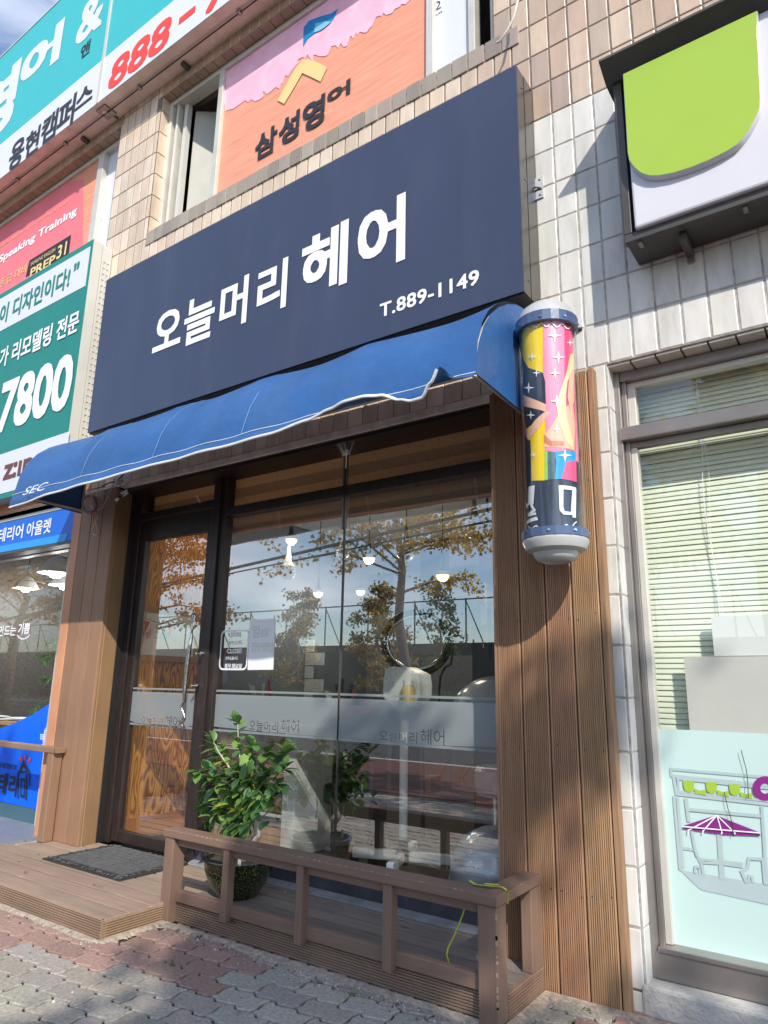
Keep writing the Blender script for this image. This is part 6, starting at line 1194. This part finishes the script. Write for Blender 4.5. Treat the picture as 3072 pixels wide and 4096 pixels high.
# ================================================================== STREET SIDE (seen mirrored in the glass and casting the dappled shade)
def make_tree(name, label, cat, base, h, crown, lsz, nl, cols, seed, group=None, trunk=.16, kind='yellow', hl=.25):
    random.seed(seed); o = T(name, label, cat, tuple(base), group); tb_ = MB(); lf = MB(); base = Vector(base)
    pts = [base + Vector((random.gauss(0, .06) * i, random.gauss(0, .06) * i, h * i / 6)) for i in range(7)]; tb_.tube(pts, [trunk * (1 - i / 7.5) for i in range(7)], 'bark', 10)
    twigs = []
    for i in range(26):
        t = hl + (1 - hl) * (i + random.random()) / 26; k = min(5, int(t * 6)); p = pts[k].lerp(pts[k + 1], t * 6 - k); a = random.random() * 6.28; ln = crown * (1.15 - .75 * (t - hl) / (1 - hl)) * random.uniform(.65, 1.1)
        d = Vector((math.cos(a), math.sin(a), random.uniform(.15, .55))).normalized(); m1 = p + d * ln * .5 + Vector((0, 0, random.uniform(-.05, .1) * ln)); e = p + d * ln + Vector((0, 0, -.08 * ln)); r = trunk * .35 * (1.1 - t)
        tb_.tube([p, m1, e], [max(r, .015), r * .6 + .006, .005], 'bark', 6); twigs.append((p, m1, e))
        for s in range(5):
            u = random.uniform(.35, 1); q = p.lerp(m1, u * 2) if u < .5 else m1.lerp(e, u * 2 - 1); d2 = (d + Vector((random.gauss(0, .8), random.gauss(0, .8), random.gauss(0, .45)))).normalized(); q2 = q + d2 * ln * random.uniform(.2, .42); tb_.tube([q, q2], [.012, .004], 'bark', 4); twigs.append((q, (q + q2) / 2, q2))
    for k in range(nl):
        p, m1, e = random.choice(twigs); u = random.random() ** .6; q = p.lerp(m1, u * 2) if u < .5 else m1.lerp(e, u * 2 - 1)
        q = q + Vector((random.gauss(0, 1), random.gauss(0, 1), random.gauss(0, .7))) * lsz * 1.2
        d = Vector((random.gauss(0, 1), random.gauss(0, 1), random.gauss(-.4, 1))).normalized(); s = lsz * random.uniform(.6, 1.2); side = d.orthogonal().normalized(); side.rotate(Matrix.Rotation(random.random() * 6.28, 3, d))
        lf.add([q, q + d * s * .6 + side * s * .5, q + d * s, q + d * s * .6 - side * s * .5], [(0, 1, 2, 3)], 'foliage', jit(random.choice(cols), .2))
    tb_.build('trunk', o, smooth=True); lf.build('crown', o); return o
YEL = [(.72, .42, .05), (.8, .5, .07), (.6, .36, .05), (.5, .36, .08), (.4, .34, .08)]
RED = [(.6, .26, .08), (.66, .34, .1), (.5, .22, .08)]
GRN = [(.1, .13, .03), (.15, .16, .04), (.07, .1, .03)]
G_ = 'autumn trees mirrored in the glass'
p = mir(H3, 465, 1500, 22); make_tree('street_tree', 'golden ginkgo mirrored in the middle of the salon window', 'tree', (p.x, p.y, 0), 11, 4.4, .16, 11000, YEL, 101, G_, .24, hl=.42)
p = mir(H3, 230, 1500, 26); make_tree('street_tree', 'olive leaved tree mirrored left of the ginkgo trunk', 'tree', (p.x, p.y, 0), 5.6, 1.6, .15, 4500, YEL + GRN, 102, G_, .13, hl=.15)
p = mir(H2, 870, 1500, 27); make_tree('street_tree', 'slim young ginkgo mirrored beside the paper notice', 'tree', (p.x, p.y, 0), 5.6, 1.5, .15, 4500, YEL + GRN, 103, G_, .1, hl=.15)
p = mir(H3, 800, 1300, 28); make_tree('street_tree', 'thin green leaved sapling mirrored right of the chrome ring', 'tree', (p.x, p.y, 0), 5.6, 1.7, .14, 1800, GRN, 104, G_, .08, hl=.2)
p = mir(H1, 1150, 700, 16); make_tree('street_tree', 'reddish tree mirrored in the door glass', 'tree', (p.x, p.y, 0), 8.5, 3.2, .13, 7000, RED, 105, G_, .2, hl=.3)
p = mir(Z4, 150, 500, 15); make_tree('street_tree', 'dense golden tree mirrored in the neighbour window', 'tree', (p.x - .5, p.y, 0), 9.0, 3.6, .16, 15000, YEL, 106, G_, .22, hl=.3)
# tree between sun and pavement: mirrored in the right window, dapples the ground
c = Vector((-2.2, 2.6, .1)) + Vector((1.05, -1, 1.15)) * 5.2
make_tree('street_tree', 'leafy street tree near the kerb mirrored in the right window', 'tree', (c.x + .75, c.y - .1, 0), 7.6, 2.0, .13, 9000, YEL + GRN + GRN, 107, G_, .16, hl=.5)
make_tree('street_tree', 'bushy olive street tree close to the kerb mirrored beside the blinds', 'tree', (-1.2, -3.7, 0), 8.2, 2.1, .13, 12000, YEL + GRN + GRN, 108, G_, .15, hl=.35)
sw = T('sound_wall', 'long grey wall with netting fence on top across the road', 'wall', (-10, -21.5, 0))
mb = MB(); mb.box(-70, 40, -21.6, -21.4, 0, 3.15, 'wallgrey'); mb.build('wall', sw)
mb = MB(); 
for i in range(36):
    x = -66 + i * 2.8; mb.tube([(x, -21.5, 3.1), (x, -21.5, 5.2)], .04, 'fencegreen', 6); mb.tube([(x, -21.5, 5.1), (x + .6, -22.1, 3.1)], .03, 'fencegreen', 6)
mb.tube([(-68, -21.5, 5.15), (38, -21.5, 5.15)], .035, 'fencegreen', 6); mb.build('fence_posts', sw)
hg = MB(); random.seed(71)
for k in range(16000):
    x = random.uniform(-45, 12); z = random.uniform(.1, 1.0); y = -18.4 + random.gauss(0, .25); d = Vector((random.gauss(0, 1), random.gauss(0, 1), random.gauss(0, 1))).normalized() * .12; s = d.orthogonal().normalized() * .07; q = Vector((x, y, z)); hg.add([q, q + d * .5 + s, q + d, q + d * .5 - s], [(0, 1, 2, 3)], 'foliage', jit((.07, .1, .03), .3))
o = hg.build('hedge'); o['kind'] = 'stuff'; tag(o, 'low clipped green hedge across the road', 'hedge')
mb = MB(); 
for (pa, pb, r, dy) in (((-300, 960, H2), (1700, 500, H2), .045, 0), ((-300, 985, H2), (1700, 580, H2), .022, 0)):
    a_ = mir(pa[2], pa[0], pa[1], 13); b_ = mir(pb[2], pb[0], pb[1], 13); d = (b_ - a_); mb.tube([a_ - d * 1.2 + Vector((0, 0, 0)), a_, (a_ + b_) / 2, b_, b_ + d * 1.5], r, 'wire_black', 6)
o = mb.build('power_cables'); tag(o, 'black overhead power cables across the road', 'cables')
random.seed(91); gv = MB()
for i in range(900):
    k = random.random()
    if k < .45: t_ = random.random(); x, y = -3.45 + 2.05 * t_, 2.79 - abs(random.gauss(0, .06))
    elif k < .7: x, y = random.uniform(-6, -3.4), 2.40 - abs(random.gauss(0, .06))
    elif k < .85: x, y = random.uniform(-1.4, .2), 3.22 - abs(random.gauss(0, .08))
    else: x, y = random.uniform(-5, -.8), random.uniform(1.2, 2.7)
    r_ = random.uniform(.0015, .006) if random.random() < .93 else random.uniform(.006, .011); a_ = random.random() * 6; c0 = random.choice([(.35, .3, .24), (.2, .18, .16), (.5, .46, .4), (.1, .09, .08)])
    vs = [(x + r_ * math.cos(a_ + q * 1.57) * random.uniform(.7, 1.2), y + r_ * math.sin(a_ + q * 1.57) * random.uniform(.7, 1.2), .001) for q in range(4)] + [(x, y, .004 + r_ * .8)]
    gv.add(vs, [(0, 1, 4), (1, 2, 4), (2, 3, 4), (3, 0, 4)], 'paver', c0)
o = gv.build('gravel'); o['kind'] = 'stuff'; tag(o, 'loose grit and small stones scattered on the pavers', 'gravel')
wd = T('weed', 'tiny green weeds sprouting in a paver joint by the deck', 'weed', (-2.2, 2.72, 0)); wm = MB()
for (cx_, cy_) in ((-2.25, 2.72), (-2.05, 2.70), (-1.2, 3.18), (-2.9, 2.45), (-3.1, 2.76)):
    for k in range(9): leaf(wm, Vector((cx_ + random.gauss(0, .012), cy_ + random.gauss(0, .008), .002)), Vector((random.gauss(0, 1), random.gauss(0, 1), .9)), Vector((0, 0, 1)), random.uniform(.012, .028), jit((.12, .2, .05), .3), wr=.35)
wm.build('blades', wd)
# fallen leaves on the step and pavement
random.seed(81); q0 = None; spots = [(-3.02, 3.33), (-4.9, 2.75), (-4.6, 2.62), (-4.05, 2.75), (-3.1, 2.58), (-2.3, 2.3), (-1.75, 2.9), (-5.0, 2.95), (-1.2, 3.05)]
for i, (x, y) in enumerate(spots):
    mb = MB(); z_ = .104 if (y > 2.45 and x < -3.5) or (y > 2.86 and x < -1.45) else .006
    leaf(mb, Vector((x, y, z_ + .002)), Vector((random.gauss(0, 1), random.gauss(0, 1), .15)), Vector((0, 0, 1)), .03, jit((.4, .28, .12), .4), wr=.6, bend=-.1); o = mb.build('fallen_leaf')
    tag(o, 'small dry fallen leaf lying on the ground by the timber decks', 'leaf', 'dry fallen leaves')
for o in bpy.data.objects:
    if '_o' in o: del o['_o']
